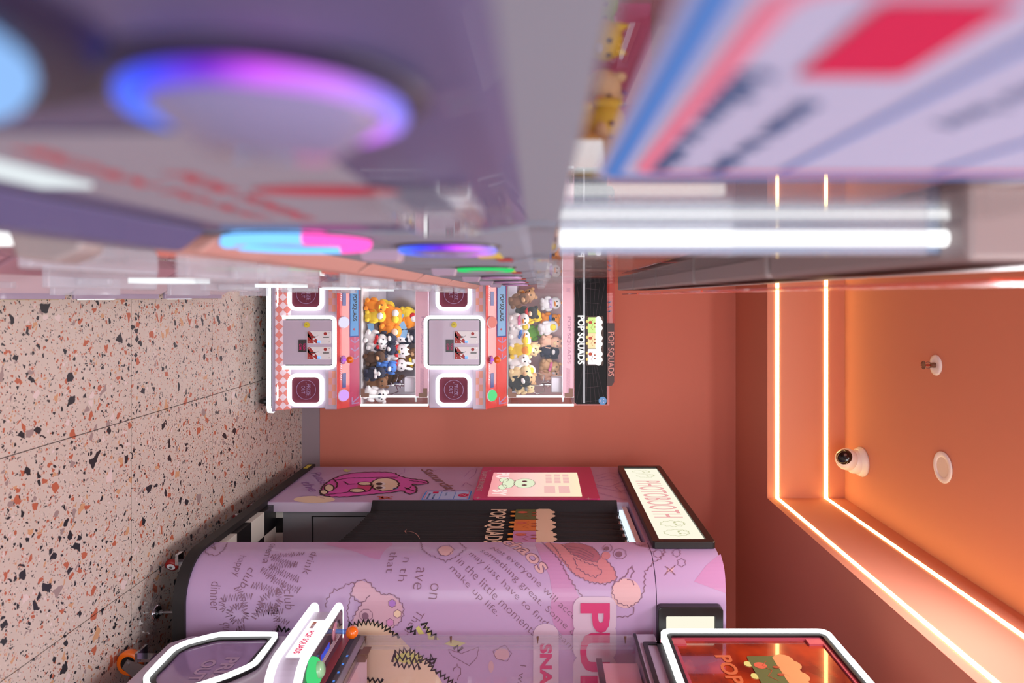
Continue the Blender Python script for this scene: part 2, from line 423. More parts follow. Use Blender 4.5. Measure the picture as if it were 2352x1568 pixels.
# sprinkler, dome camera, downlight
t = thing('fire_sprinkler', (0.276, 2.77, ZC), 'small brass sprinkler head with white ring on the coral ceiling', 'sprinkler')
c = Vector((0.276, 2.77, ZC))
MB().lathe(c, (0,0,-1), [(0,0),(.042,0),(.042,.004),(.03,.007),(.018,.006),(0,.004)], 28).build('cover_ring', M['white'], t)
MB().cyl(c, c+Vector((0,0,-.022)), .011, .010, 14).build('frame_base', M['bronze'], t)
fr = MB()
for sx in (-1, 1): fr.tube([c+Vector((0.009*sx,0,-.02)), c+Vector((.013*sx,0,-.034)), c+Vector((.008*sx,0,-.046)), c+Vector((0,0,-.05))], .0024)
fr.build('frame_arm', M['chrome'], t)
MB().cyl(c+Vector((0,0,-.022)), c+Vector((0,0,-.046)), .003, .003, 10).build('glass_bulb', mat('bulb_red', (150, 20, 24), .1), t)
d = MB().cyl(c+Vector((0,0,-.050)), c+Vector((0,0,-.053)), .010, .010, 16)
for i in range(14):
    a = 2*PI*i/14; d.box(-.0012,.0012,0,.001,0,.001) if False else d.cyl(c+Vector((math.cos(a)*.009, math.sin(a)*.009, -.0515)), c+Vector((math.cos(a)*.017, math.sin(a)*.017, -.0525)), .0021, .0021, 6)
d.build('deflector', M['bronze'], t)

c = Vector((0.82, 3.40, ZC)); t = thing('dome_camera', c, 'white security camera with black glass eye on the ceiling by the tray', 'camera')
ax = Vector((0, -.06, -1)).normalized()
MB().lathe(c, (0,0,-1), [(0,0),(.072,0),(.074,.010),(.066,.026),(.060,.030)], 32).build('mount_ring', M['white'], t)
MB().lathe(c, (0,0,-1), [(.060,.030),(.056,.060),(.044,.075),(0,.078)], 32).build('housing', M['white'], t)
bc = c+Vector((-.016, -.014, -.085))
MB().ball(bc, .054, 24, 16).build('eyeball', M['white'], t)
ed = Vector((-.45, -.62, -.62)).normalized()
MB().lathe(bc, ed, [(0,.0560),(.018,.0545),(.030,.0480),(.038,.0400),(.0385,.034)], 28).build('lens_cover', mat('camera_glass', (10, 10, 12), .08, coat=.6), t)
q = bc+ed*.0555; sdv = ed.orthogonal().normalized()
MB().cyl(q+sdv*.012, q+sdv*.012+ed*.0012, .007, .007, 14).build('lens', M['steel'], t)
c = Vector((0.678, 2.72, ZC)); t = thing('ceiling_downlight', c, 'flat round white unlit downlight in the coral ceiling', 'downlight')
MB().lathe(c, (0,0,-1), [(.040,0),(.062,.001),(.063,.005),(.058,.008),(.042,.007),(.040,.004)], 36).build('trim_ring', M['white'], t)
MB().cyl(c+Vector((0,0,-.001)), c+Vector((0,0,-.0045)), .041, .041, 36).build('diffuser', mat('diffuser', (226, 214, 204), .5), t)

# ------------------------------------------------------------------ soft toys
def plush_parts(kind):
    b = MB(); hd = MB(); ey = MB(); ac = MB()
    b.ball((0,0,.034), (.031,.026,.036))
    for s in (-1, 1):
        b.ball((s*.021,-.018,.012), (.013,.02,.012), 10, 6); b.ball((s*.031,-.010,.044), (.010,.013,.018), 10, 6)
    hz = .083; hd.ball((0,-.003,hz), (.033,.029,.029), 14, 10)
    if kind in ('bear', 'white_bear'):
        for s in (-1,1): hd.ball((s*.024,0,hz+.024), (.011,.006,.011), 10, 6)
        ac.ball((0,-.028,hz-.008), (.013,.010,.010), 10, 6)
    elif kind == 'rabbit':
        for s in (-1,1): hd.ball((s*.014,.002,hz+.040), (.008,.006,.026), 10, 6)
        ac.ball((0,-.028,hz-.008), (.011,.008,.008), 10, 6)
    elif kind == 'dog':
        for s in (-1,1): hd.ball((s*.032,0,hz+.002), (.009,.010,.024), 10, 6)
        ac.ball((0,-.030,hz-.009), (.015,.014,.010), 10, 6)
    elif kind == 'cat':
        for s in (-1,1): hd.cyl((s*.019,0,hz+.018), (s*.024,0,hz+.038), .011, .001, 8)
        ac.ball((0,-.028,hz-.008), (.009,.006,.006), 10, 6)
    elif kind == 'duck':
        ac.ball((0,-.034,hz-.005), (.014,.016,.005), 10, 6); ac.ball((0,-.004,hz+.030), (.006,.006,.008), 8, 5)
    elif kind == 'chick':
        hd.ball((0,0,hz-.03), (.038,.032,.036)); ac.ball((0,-.029,hz-.004), (.019,.010,.017), 12, 8)
    for s in (-1, 1): ey.ball((s*.012,-.029,hz+.006), (.0042,.0030,.0048), 8, 6)
    return b, hd, ey, ac
PM = {}
PC = {'brown': (122,84,58), 'dark brown': (84,58,44), 'tan': (206,164,122), 'cream': (232,208,160), 'white': (236,234,236), 'yellow': (238,206,60),
      'orange': (240,146,40), 'black': (30,30,36), 'navy': (38,42,66), 'lilac': (200,172,220), 'red': (196,34,44), 'pink': (236,120,170), 'green': (120,190,70), 'blue': (70,120,200), 'grey': (130,134,142), 'peach': (240,192,166), 'lime': (150,205,60), 'purple': (150,90,190)}
def fur(c): return mat('fur_'+c.replace(' ', '_'), PC[c], 0.95, bump=0.7, bscale=420, var=0.18)
def plush(kind, col, loc, label, group, acc='cream', rx=0, ry=0, rz=0, s=1.0, scarf=None, parts=True):
    nm = 'plush_' + {'white_bear': 'bear'}.get(kind, kind)
    t = thing(nm, (0,0,0), label, 'soft toy', group)
    if (kind) not in PM:
        PM[kind] = [mb for mb in plush_parts(kind)]
    b, hd, ey, ac = PM[kind]
    for mb, n, m in ((b, 'body', fur(col)), (hd, 'head', fur(col)), (ey, 'eye', M['black']), (ac, {'duck': 'beak', 'chick': 'face'}.get(kind, 'muzzle'), fur(acc))):
        key = (kind, n, m.name)
        if key not in PM:
            o = mb.build(n, m, t, fix=True); PM[key] = o.data
        else:
            o = bpy.data.objects.new(n, PM[key]); C.objects.link(o); o.parent = t
    if scarf:
        o = MB().lathe((0,0,.058), (0,0,1), [(.020,-.008),(.030,-.004),(.031,.004),(.022,.009)], 14).ball((.012,-.030,.056), (.012,.006,.008), 8, 5).ball((-.012,-.030,.056), (.012,.006,.008), 8, 5).build('scarf', fur(scarf), t)
    t.location = loc; t.rotation_euler = (rx, ry, rz); t.scale = (s, s, s)
    return t

# ------------------------------------------------------------------ back machine (two tiers), faces the camera
YB = 3.50
S0 = SY(YB)
bm_ = thing('claw_machine', (0.24, 3.6, 0), 'two-tier lilac and coral claw machine against the back wall', 'claw machine')
def zz(px, Y=YB): return CH+(px-CX)*Y/F
def xx(py, Y=YB): return (py-CY)*Y/F
XL, XR = -0.105, 0.574
def pbox(px0, px1, py0, py1, Y0, Y1): return MB().box(xx(py0,Y0), xx(py1,Y0), Y0, Y1, zz(px0,Y0), zz(px1,Y0))
def band(S, r0, r1, name, m, parent, h0, h1, rad):
    o = rrect(*r0, rad); i = rrect(*r1, max(.004, rad - abs(r0[0]-r1[0])))
    v = S.p(0,0,h1)-S.p(0,0,h0)
    return MB().ring([S.p(*p, h0) for p in o], [S.p(*p, h0) for p in i], v).build(name, m, parent)
def prect(S, px0, px1, py0, py1):
    a = S.inv(px0, py0); b = S.inv(px1, py1); return (min(a[0],b[0]), min(a[1],b[1]), max(a[0],b[0]), max(a[1],b[1]))
def plate(S, r, name, m, parent, h0, h1, rad):
    v = S.p(0,0,h1)-S.p(0,0,h0)
    return MB().prism([S.p(*p, h0) for p in rrect(*r, rad)], v).build(name, m, parent)
# foot
MB().box(XL+.02, XR-.02, 3.52, 4.05, .07, .13).build('chassis', M['black'], bm_)
for x in (XL+.05, XR-.035):
    for y in (3.53, 4.0):
        cs = MB().lathe((x-.012,y,.035), (1,0,0), [(0,0),(.024,0),(.031,.004),(.031,.018),(.024,.022),(0,.022)], 18).build('caster', M['black'], bm_)
        MB().box(x-.022,x-.016,y-.02,y+.02,.03,.075).box(x+.014,x+.020,y-.02,y+.02,.03,.075).box(x-.022,x+.02,y-.02,y+.02,.068,.078).build('fork', M['black'], cs)
MB().tube([(XL, 3.44, .085), (XR-.02, 3.44, .085), (XR, 3.45, .085), (XR+.008, 3.49, .087)], .0115, n=10).build('base_light_strip', M['led'], bm_)
MB().box(XL, XR+.004, 3.445, 3.9, .098, .112).build('base_plate', M['lilac_d'], bm_)
MB().prism([(XL,3.455,.110),(XL,3.50,.176),(XL,3.9,.176),(XL,3.9,.110)], (XR-XL,0,0)).build('kick_panel', M['pale'], bm_)
dm = MM()
class SK:                                             # the sloping kick panel
    def p(s, u, v, h=0): 
        t = (v-.110)/.066; return Vector((u, 3.455+.045*t-h, v+h*.5))
sk = SK(); dw = .0425; dh = .030
dh = .0165
for j in range(17):
    for i in range(2):
        u = XL+j*dw; v = .110+dh+2*dh*i
        pts = [(u-dw/2, v), (u, v-dh), (u+dw/2, v), (u, v+dh)]
        pts = [(min(max(a, XL), XR), min(max(b, .1105), .1755)) for a, b in pts]
        fill(dm, sk, pts, .001)
dm.build_each('diamond_print', M['coralp'], bm_)
for py0, py1 in ((868, 932), (640, 712)):
    a = SY(3.47); pts = [a.p(*a.inv(x, y), .004) for x, y in ((629, py0), (636, py0+9), (638, py0+20), (638, py1-18), (636, py1-8), (630, py1))]
    MB().tube(pts, .0065).build('kick_light', M['led'], bm_)
def tier(dx, idx):
    G = bm_; low = 645 if idx == 0 else 985
    q = lambda x: x+dx
    # cabinet body
    MB().box(XL, XR-.004, YB, 4.05, zz(low-12 if idx == 0 else 985), zz(q(779))).build('cabinet', M['lilac'], G, bevel=.006)
    MB().box(XL, XR, YB-.012, YB+.02, zz(q(748)), zz(q(779))).build('upper_rail', M['lilac'], G, bevel=.004)
    # coin door with lit frame
    r0 = prect(S0, q(637), q(775), 724, 847); r1 = prect(S0, q(645), q(767), 732, 839)
    band(S0, r0, r1, 'door_light_frame', M['led'], G, .0, .026, .032)
    gp = prect(S0, q(644), q(768), 731, 840); plate(S0, gp, 'door_gap', M['black'], G, .0125, .016, .02)
    dr = prect(S0, q(649), q(764), 735, 836); door = plate(S0, dr, 'coin_door', M['lilac'], G, .016, .022, .004)
    Sd = SY(YB-.022)
    k = Sd.p(*Sd.inv(q(705), 746)); MB().cyl(k, k-Vector((0,.006,0)), .015, .014, 20).cyl(k, k-Vector((0,.010,0)), .008, .008, 14).build('lock', M['yellow'], door)
    MB().box(k.x-.0015,k.x+.0015,k.y-.0112,k.y-.01,k.z-.004,k.z+.004).build('keyhole', M['black'], door)
    for a, b in ((760, 789), (796, 825)):
        pl = plate(Sd, prect(Sd, q(706), q(761), a, b), 'coin_mechanism', M['white'], door, 0, .006, .005)
        st = MB()
        fill(st, Sd, uv(Sd, [(q(707), a+1), (q(707), b-1), (q(722), b-1)]), .0066); fill(st, Sd, uv(Sd, [(q(707), a+1), (q(713), a+1), (q(736), b-1), (q(727), b-1), (q(707), a+12)]), .0066)
        fill(st, Sd, ell(*Sd.inv(q(748), a+6), .0085, .0085, 14), .0066)
        st.build('coin_mechanism_print', M['red'], door, fix=False)
        sl = MB()
        for x0, x1, yy in ((711, 726, 13), (743, 757, 14)):
            r = prect(Sd, q(x0), q(x1), a+yy-1, a+yy+1); sl.prism([Sd.p(*p, .0065) for p in rrect(*r, .0006, 2)], (0,-.0012,0))
        sl.build('coin_slot', M['black'], door)
        kn = Sd.p(*Sd.inv(q(722), a+18)); ke = Sd.p(*Sd.inv(q(733), a+11)); up = Vector((0,-.008,0))
        MB().cyl(kn, kn+up*1.4, .006, .0055, 12).tube([kn+up, ke+up], .0026).build('coin_lever', M['white'], door)
        e = MB(); r = prect(Sd, q(730), q(737), a+22, a+27); e.prism([Sd.p(*p, .0065) for p in rrect(*r, .001, 2)], (0,-.002,0)); e.build('coin_light', emit('blue_glow', (120,170,255), 1.6), door)
        for cx, cy in ((711, a+4), (757, a+4), (711, b-4), (757, b-4)):
            s_ = Sd.p(*Sd.inv(q(cx), cy), .006); MB().cyl(s_, s_-Vector((0,.0015,0)), .003, .0025, 8).build('screw', M['steel'], door)
    lc = plate(Sd, prect(Sd, q(686), q(704), 780, 808), 'price_display', mat('display_black', (34,32,36), .3), door, 0, .004, .001)
    for s_, xa in (('1 TOKEN', 697), ('=', 693.5), ('1 GAME', 688)):
        mb = MB(); A = Sd.inv(q(xa), 785 if len(s_) > 1 else 793); B = Sd.inv(q(xa), 804 if len(s_) > 1 else 796); text(mb, Sd, s_, A, B, .011 if len(s_) > 1 else .004, .0046)
        mb.build('display_text', emit('display_pink', (214, 40, 110), 1.0), lc, fix=False)
    # prize doors
    for c0 in (894, 675):
        r0 = prect(S0, q(664), q(745), c0-37, c0+38); r1 = prect(S0, q(672), q(737), c0-29, c0+30)
        band(S0, r0, r1, 'prize_light_frame', M['led'], G, 0, .022, .040)
        f_ = plate(S0, r1, 'prize_door', M['prizeglass'], G, .0, .010, .024)
        cu, cv = S0.inv(q(705), c0)
        ln = MB(); stroke(ln, S0, ell(cu, cv, .049, .049, 36), .0028, .0135, True)
        text(ln, S0, 'PRIZE', (cu-.030, cv+.003), (cu+.030, cv+.003), .019, .0135, .01); text(ln, S0, 'OUT', (cu-.020, cv-.024), (cu+.020, cv-.024), .019, .0135, .01)
        for a in (-.036, .036): fill(ln, S0, ell(cu+a, cv, .0025, .0025, 8), .0135)
        ln.build('prize_door_print', M['ringprint'], f_, fix=False)
    # checker labels
    for y0, n in ((852, 5), (638, 5)):
        sg = SY(YB-.012); ck = MM(); ck2 = MM()
        for i in range(5):
            for j in range(2):
                r = prect(sg, q(755+8*j), q(763+8*j), y0+15.5*i, y0+15.5*(i+1)); fill(ck if (i+j) % 2 else ck2, sg, [(r[0],r[1]),(r[2],r[1]),(r[2],r[3]),(r[0],r[3])], .001)
        ck.build_each('checker_print', M['palecoral'], G); ck2.build_each('checker_print', mat('checker_pale', (236, 182, 196), .3), G)
    # deck
    zt = zz(q(779)); zd = zz(q(800), 3.44)
    MB().prism([(XL,3.455,zt),(XL,3.47,zt+.012),(XL,3.53,zz(q(803),3.53)),(XL,3.6,zz(q(803),3.53)),(XL,3.6,zt-.002),(XL,3.5,zt-.004)], (XR-.004-XL,0,0)).build('control_deck', M['coraldeck'], G, bevel=.003)
    class SDk:
        def p(s, u, v, h=0): a = Vector((0,3.47,zt+.012)); b = Vector((0,3.53,zz(q(803),3.53))); w_ = a.lerp(b, v); n_ = Vector((0,-.62,.78)); return Vector((u, w_.y, w_.z))+n_*h
    sd = SDk(); hm = MM()
    for i in range(22):
        u = .30+i*.0115 if i < 11 else XL+.0+(i-11)*.0115; fill(hm, sd, [(u,.06),(u+.006,.06),(u+.012,.22),(u+.006,.22)], .001)
    hm.build_each('hatch_print', M['pale'], G)
    for y0 in (857, 669):
        a, b = xx(y0,3.49), xx(y0+33,3.49); ms = MB(); fill(ms, sd, [(a,.25),(b,.25),(b,.62),(a,.62)], .0015); ms.build('small_display', M['bluedark'], G, fix=False)
    for cy, mm in ((740, ('dome_white', (232, 226, 255), 1.05) if idx == 0 else ('dome_coral', (250, 150, 140), .9)), (908, ('dome_lilac', (222, 170, 255), 1.0) if idx == 0 else ('dome_green', (110, 235, 150), .95))):
        c0 = sd.p(xx(cy,3.48), .3); MB().lathe(c0, (0,-.62,.78), [(.032,0),(.032,.006),(.029,.008)], 20).build('button_base', M['pale'], G)
        MB().lathe(c0, (0,-.62,.78), [(.028,.006),(.028,.016),(.022,.024),(.012,.028),(0,.029)], 20).build('button_dome', emit(*mm), G)
    c0 = sd.p(xx(826,3.49), .35); js = MB().lathe(c0, (0,-.3,.95), [(0,0),(.022,0),(.022,.003),(.008,.005)], 20).build('joystick_base', mat('violet_clear', (190, 130, 210), .2), G)
    tip = Vector((xx(826,3.44), 3.44, zz(q(804),3.44))); MB().cyl(c0, tip, .0065, .0065, 10).build('joystick_shaft', emit('violet_glow', (196, 110, 240), 1.1), G)
    MB().ball(tip, .0185, 18, 12).build('joystick_ball', M['orange'], G)
    # slope panel with sticker and arrows
    y1 = 3.585; za = zz(q(803), 3.53); zb = zz(q(827), y1)
    class SSl:
        def p(s, u, v, h=0): return Vector((u, 3.53+(y1-3.53)*v-h, za+(zb-za)*v))
        def inv(s, px, py): v = (px-q(803))/24.0; Y = 3.53+(y1-3.53)*v; return ((py-CY)*Y/F, v)
    ss = SSl(); MB().add([ss.p(XL,0),ss.p(XR-.006,0),ss.p(XR-.006,1),ss.p(XL,1),(XL,y1+.02,zb),(XR-.006,y1+.02,zb),(XR-.006,3.6,za-.02),(XL,3.6,za-.02)], [(0,1,2,3),(3,2,5,4),(1,6,5,2),(0,3,4,7)]).build('slope_panel', M['magenta'] if idx == 0 else M['coraldeck'], G)
    for nm, m_, x0, x1, ya, yb, hh in (('sticker', M['bluedark'], .0, .92, 640, 774, .001), ('sticker_face', M['ltblue'] if idx else M['blue'], .08, .84, 640, 771, .0015)):
        a, b = xx(ya,3.55), xx(yb,3.55); s_ = MB(); fill(s_, ss, rrect(a, x0, b, x1, .004*1), hh); s_.build(nm, m_, G, fix=False)
    sb = MB(); text(sb, ss, 'POP SQUADS', (xx(674,3.55), .26), (xx(738,3.55), .26), .0, .002, .02) if False else None
    vs, fs, W_, H_ = glyphs('POP SQUADS', .03); a, b = xx(676,3.55), xx(737,3.55)
    sb.add([ss.p(a+(b-a)*x, .24+.48*y/H_, .0022) for x, y in vs], fs); sb.build('sticker_lettering', M['inkblack'], G, fix=False)
    stx = MB(); cu = xx(756,3.55); fill(stx, ss, [(cu+math.sin(2*PI*i/10)*(.008 if i % 2 == 0 else .0035), .42+math.cos(2*PI*i/10)*(.16 if i % 2 == 0 else .07)) for i in range(10)], .0022); stx.build('sticker_star', M['red'], G, fix=False)
    ar = MB()
    for cy in (785, 803, 821):
        u = xx(cy,3.55); stroke(ar, ss, [(u, .86), (u, .22)], .0045, .001); stroke(ar, ss, [(u-.012, .48), (u, .2), (u+.012, .48)], .0045, .001) if False else None
        # arrow points to the viewer's right
    ar = MB()
    for cy in (782, 801, 820):
        u0 = xx(cy-8,3.55); u1 = xx(cy+6,3.55)
        ar.add([ss.p(u0,.46,.001),ss.p(u1,.46,.001),ss.p(u1,.56,.001),ss.p(u0,.56,.001)], [(0,1,2,3)])
        for sg_ in (-1, 1): ar.add([ss.p(u1+.002,.51,.001),ss.p(u1-.005,.51,.001),ss.p(u1-.022,.51+sg_*.36,.001),ss.p(u1-.015,.51+sg_*.42,.001)], [(0,1,2,3)])
    u = xx(925,3.55); ar.add([ss.p(u,.2,.001),ss.p(u+.006,.2,.001),ss.p(u+.006,.9,.001),ss.p(u,.9,.001)], [(0,1,2,3)]); ar.add([ss.p(u-.03,.2,.001),ss.p(u,.2,.001),ss.p(u,.3,.001),ss.p(u-.03,.3,.001)], [(0,1,2,3)]); ar.add([ss.p(u-.03,.85,.001),ss.p(u-.026,.95,.001),ss.p(u+.002,.3,.001),ss.p(u-.003,.2,.001)], [(0,1,2,3)])
    ar.build('arrow_print', M['ringprint'], G, fix=False)
    # glass case
    yg = 3.585; g0 = zz(q(828), yg); g1 = zz(q(983) if idx == 0 else 1318, yg); zg = zz(q(955), yg)
    xg = xx(932, yg)
    MB().box(XL+.005, xg-.055, yg, yg+.004, g0, g1).build('front_pane', M['glass'], G)
    MB().box(XL, XR-.006, 3.6, 4.02, g0-.012, g0).build('case_floor', M['offwhite'], G)
    MB().box(XL, xg, 4.0, 4.02, g0, g1).build('case_back', mat('case_back_mirror', (170, 164, 176), .15, metal=.6) if idx == 0 else mat('case_back_print', (176, 132, 136), .3), G)
    MB().box(XL-.005, XL+.005, 3.59, 4.02, g0, g1).build('left_pane', M['offwhite'], G)
    MB().box(xg-.004, xg, 3.6, 4.02, g0, g1).build('side_pane', M['glass'], G)
    MB().box(XL, xg, 3.6, 4.02, g1-.004, g1+.004).build('case_roof', M['offwhite'], G)
    MB().box(xg-.01, xg+.001, yg-.004, yg+.007, g0, g1).build('corner_light', M['led'], G)
    MB().box(xg-.055, xg-.045, yg-.004, yg+.007, g0, g1).build('corner_light', M['led'], G)
    MB().box(XL, xg-.05, yg-.003, yg+.005, g0-.004, g0+.004).build('glass_rail', M['grey'], G)
    MB().box(XL+.02, xg-.07, 3.60, 3.66, g1-.018, g1-.006).build('case_lamp', M['lamp'], G)
    hb = MB().box(XL, xg-.05, yg-.006, yg-.002, zg, g1).build('inner_header', mat('pink_satin', (226, 176, 190), .3, metal=.2), G)
    Sh = SY(yg-.006); hp = MM(); cx0 = q(966) if idx == 0 else 1302
    text(hp, Sh, 'POP SQUADS', Sh.inv(cx0, 727), Sh.inv(cx0, 835), .022, .0008, .01)
    for i in range(26):
        yy = (845+i*2.6) if i < 22 else 660+(i-22)*2.6
        fill(hp, Sh, uv(Sh, [(cx0-1, yy), (cx0-1, yy+1.2), (cx0+8, yy+3.4), (cx0+8, yy+2.2)]), .0008)
    hp.build_each('header_print', mat('faint_print', (206, 160, 186), .4), hb)
    for x, sgn in ((q(829), 1), (q(981) if idx == 0 else 1316, -1)):
        SB = SY(yg-.008); pts = [(x, 892), (x+sgn*9, 892), (x+sgn*9, 903), (x+sgn*19, 903), (x+sgn*19, 912), (x, 912)]
        MB().prism([SB.p(*p) for p in uv(SB, pts)], (0,-.003,0)).build('corner_bracket', M['bronze'], G)
    # printed steel backdrop strip and claw
    cl = Vector((xx(886,3.72), 3.72, zz(q(945),3.72)))
    MB().box(cl.x-.05, cl.x+.03, 3.68, 3.76, zz(q(928),3.68), zz(q(955),3.68)).build('claw_motor_box', M['grey'] if False else mat('motor_box', (184,182,192), .4), G, bevel=.004)
    MB().cyl((cl.x-.01,3.72,zz(q(930),3.72)), (cl.x-.01,3.72,zz(q(905),3.72)), .014, .011, 14).cyl((cl.x-.01,3.72,zz(q(922),3.72)), (cl.x-.01,3.72,zz(q(919),3.72)), .022, .022, 14).build('claw_hub', M['chrome'], G)
    for k in range(3):
        a = 2*PI*k/3+.5; dx_, dy_ = math.cos(a), math.sin(a); b0 = Vector((cl.x-.01,3.72,zz(q(908),3.72)))
        MB().tube([b0, b0+Vector((dx_*.05,dy_*.05,.012)), b0+Vector((dx_*.068,dy_*.068,-.03)), b0+Vector((dx_*.03,dy_*.03,-.075))], .003).build('claw_prong', M['chrome'], G)
    MB().box(XL, xg-.01, 3.66, 3.68, zz(q(953),3.66), zz(q(957),3.66)).build('gantry_rail', M['steel'], G)
    return g0
gl = tier(0, 0); gu = tier(338, 1)
gu = zz(1166, 3.6)
# top sign
SS_ = SY(3.57)
r = prect(SS_, 1320, 1394, 640, 928); u0, v0, u1, v1 = r
MB().box(XL, xx(934), 3.60, 4.0, zz(1318), zz(1324)).build('roof_plate', M['lilac_d'], bm_)
pts = [(u0,v0),(u1-.01,v0),(u1,v0+.01),(u1,v1),(u0,v1)]
sg = MB().prism([SS_.p(*p) for p in pts], (0,.012,0)).build('sign_panel', mat('sign_black_gloss', (12,10,14), .35, spec=.15), bm_)
ol = prect(SS_, 1316, 1400, 636, 932); MB().box(ol[0], ol[2], 3.583, 3.588, ol[1], ol[3]).build('sign_backing', clear('rosy_acrylic', (.93,.72,.72), 1.4, 0, .25, (220,130,125)), sg)
MB().box(XL, xx(885), 3.583, 3.588, zz(1395), zz(1416)).build('sign_crown', clear('rosy_acrylic', (.93,.72,.72)), sg)
lg = MM()
for k in range(9):
    y0 = 668+k*31; 
    stroke(lg, SS_, uv(SS_, [(1338, y0 + (y0-785)*.06), (1376, y0+(y0-785)*.02)]), .0008, .001)
for k in range(7): stroke(lg, SS_, uv(SS_, [(1324+k*11, 645), (1340+k*5, 760)]), .0006, .001); stroke(lg, SS_, uv(SS_, [(1324+k*11, 925), (1340+k*5, 840)]), .0006, .001)
lg.build_each('sign_grid_line', mat('sign_grid', (90, 64, 76), .4), sg)
wl = emit('sign_white_glow', (255, 250, 246), 1.5)
t_ = MB(); text(t_, SS_, 'POP SQUADS', SS_.inv(1324, 724), SS_.inv(1324, 836), .042, .012, .035); t_.build('sign_lettering', wl, sg, fix=False)
cake_logo(sg, SS_, SS_.inv(1345, 728), SS_.inv(1345, 837), .092, .002, [emit('block_lime', (214, 240, 150), 1.1), emit('block_cream', (255, 226, 176), 1.1), emit('block_white', (255, 248, 250), 1.2)], wl, mat('sign_halo', (70,52,44), .5))
MB().cyl((XL, 3.5665, zz(1341,3.57)), (xx(925,3.57), 3.5665, zz(1341,3.57)), .0065, n=10).build('sign_glare_bar', emit('sign_glare_glow', (196, 190, 196), .85), sg)  # added glowing bar in place of a light reflected on the sign panel
cr = MB(); fill(cr, SS_, uv(SS_, [(1393, 742), (1411, 742), (1411, 877), (1405, 886), (1393, 886)]), .0)
cr.build('crown_tag', mat('crown_dark', (58, 20, 20), .4), sg, fix=False)
t_ = MB(); text(t_, SS_, 'POP SQUADS', SS_.inv(1394.5, 762), SS_.inv(1394.5, 864), .036, .001, .02); t_.build('crown_lettering', mat('dusty_pink', (204, 140, 132), .5), sg, fix=False)
bl = MM()
for k in range(3):
    y = 694+k*10.5; fill(bl, SS_, uv(SS_, [(1406, y-2), (1400, y+1), (1401.5, y-1.5), (1395, y+1.5), (1401, y-3.5), (1400, y-1)]), .001)
fill(bl, SS_, ell(*SS_.inv(1384, 920), .021, .021, 24), .003); bl.build_each('blue_mark', M['blue'], sg)
sm = MB(); cu, cv = SS_.inv(1384, 920); stroke(sm, SS_, [(cu+math.cos(a)*.011, cv+math.sin(a)*.011) for a in [PI*1.15+i*.7*PI/8 for i in range(9)]], .0015, .0036)
for s_ in (-1,1): fill(sm, SS_, ell(cu+s_*.007, cv+.006, .002, .002, 8), .0036)
sm.build('smiley_face', M['pale'], sg, fix=False)

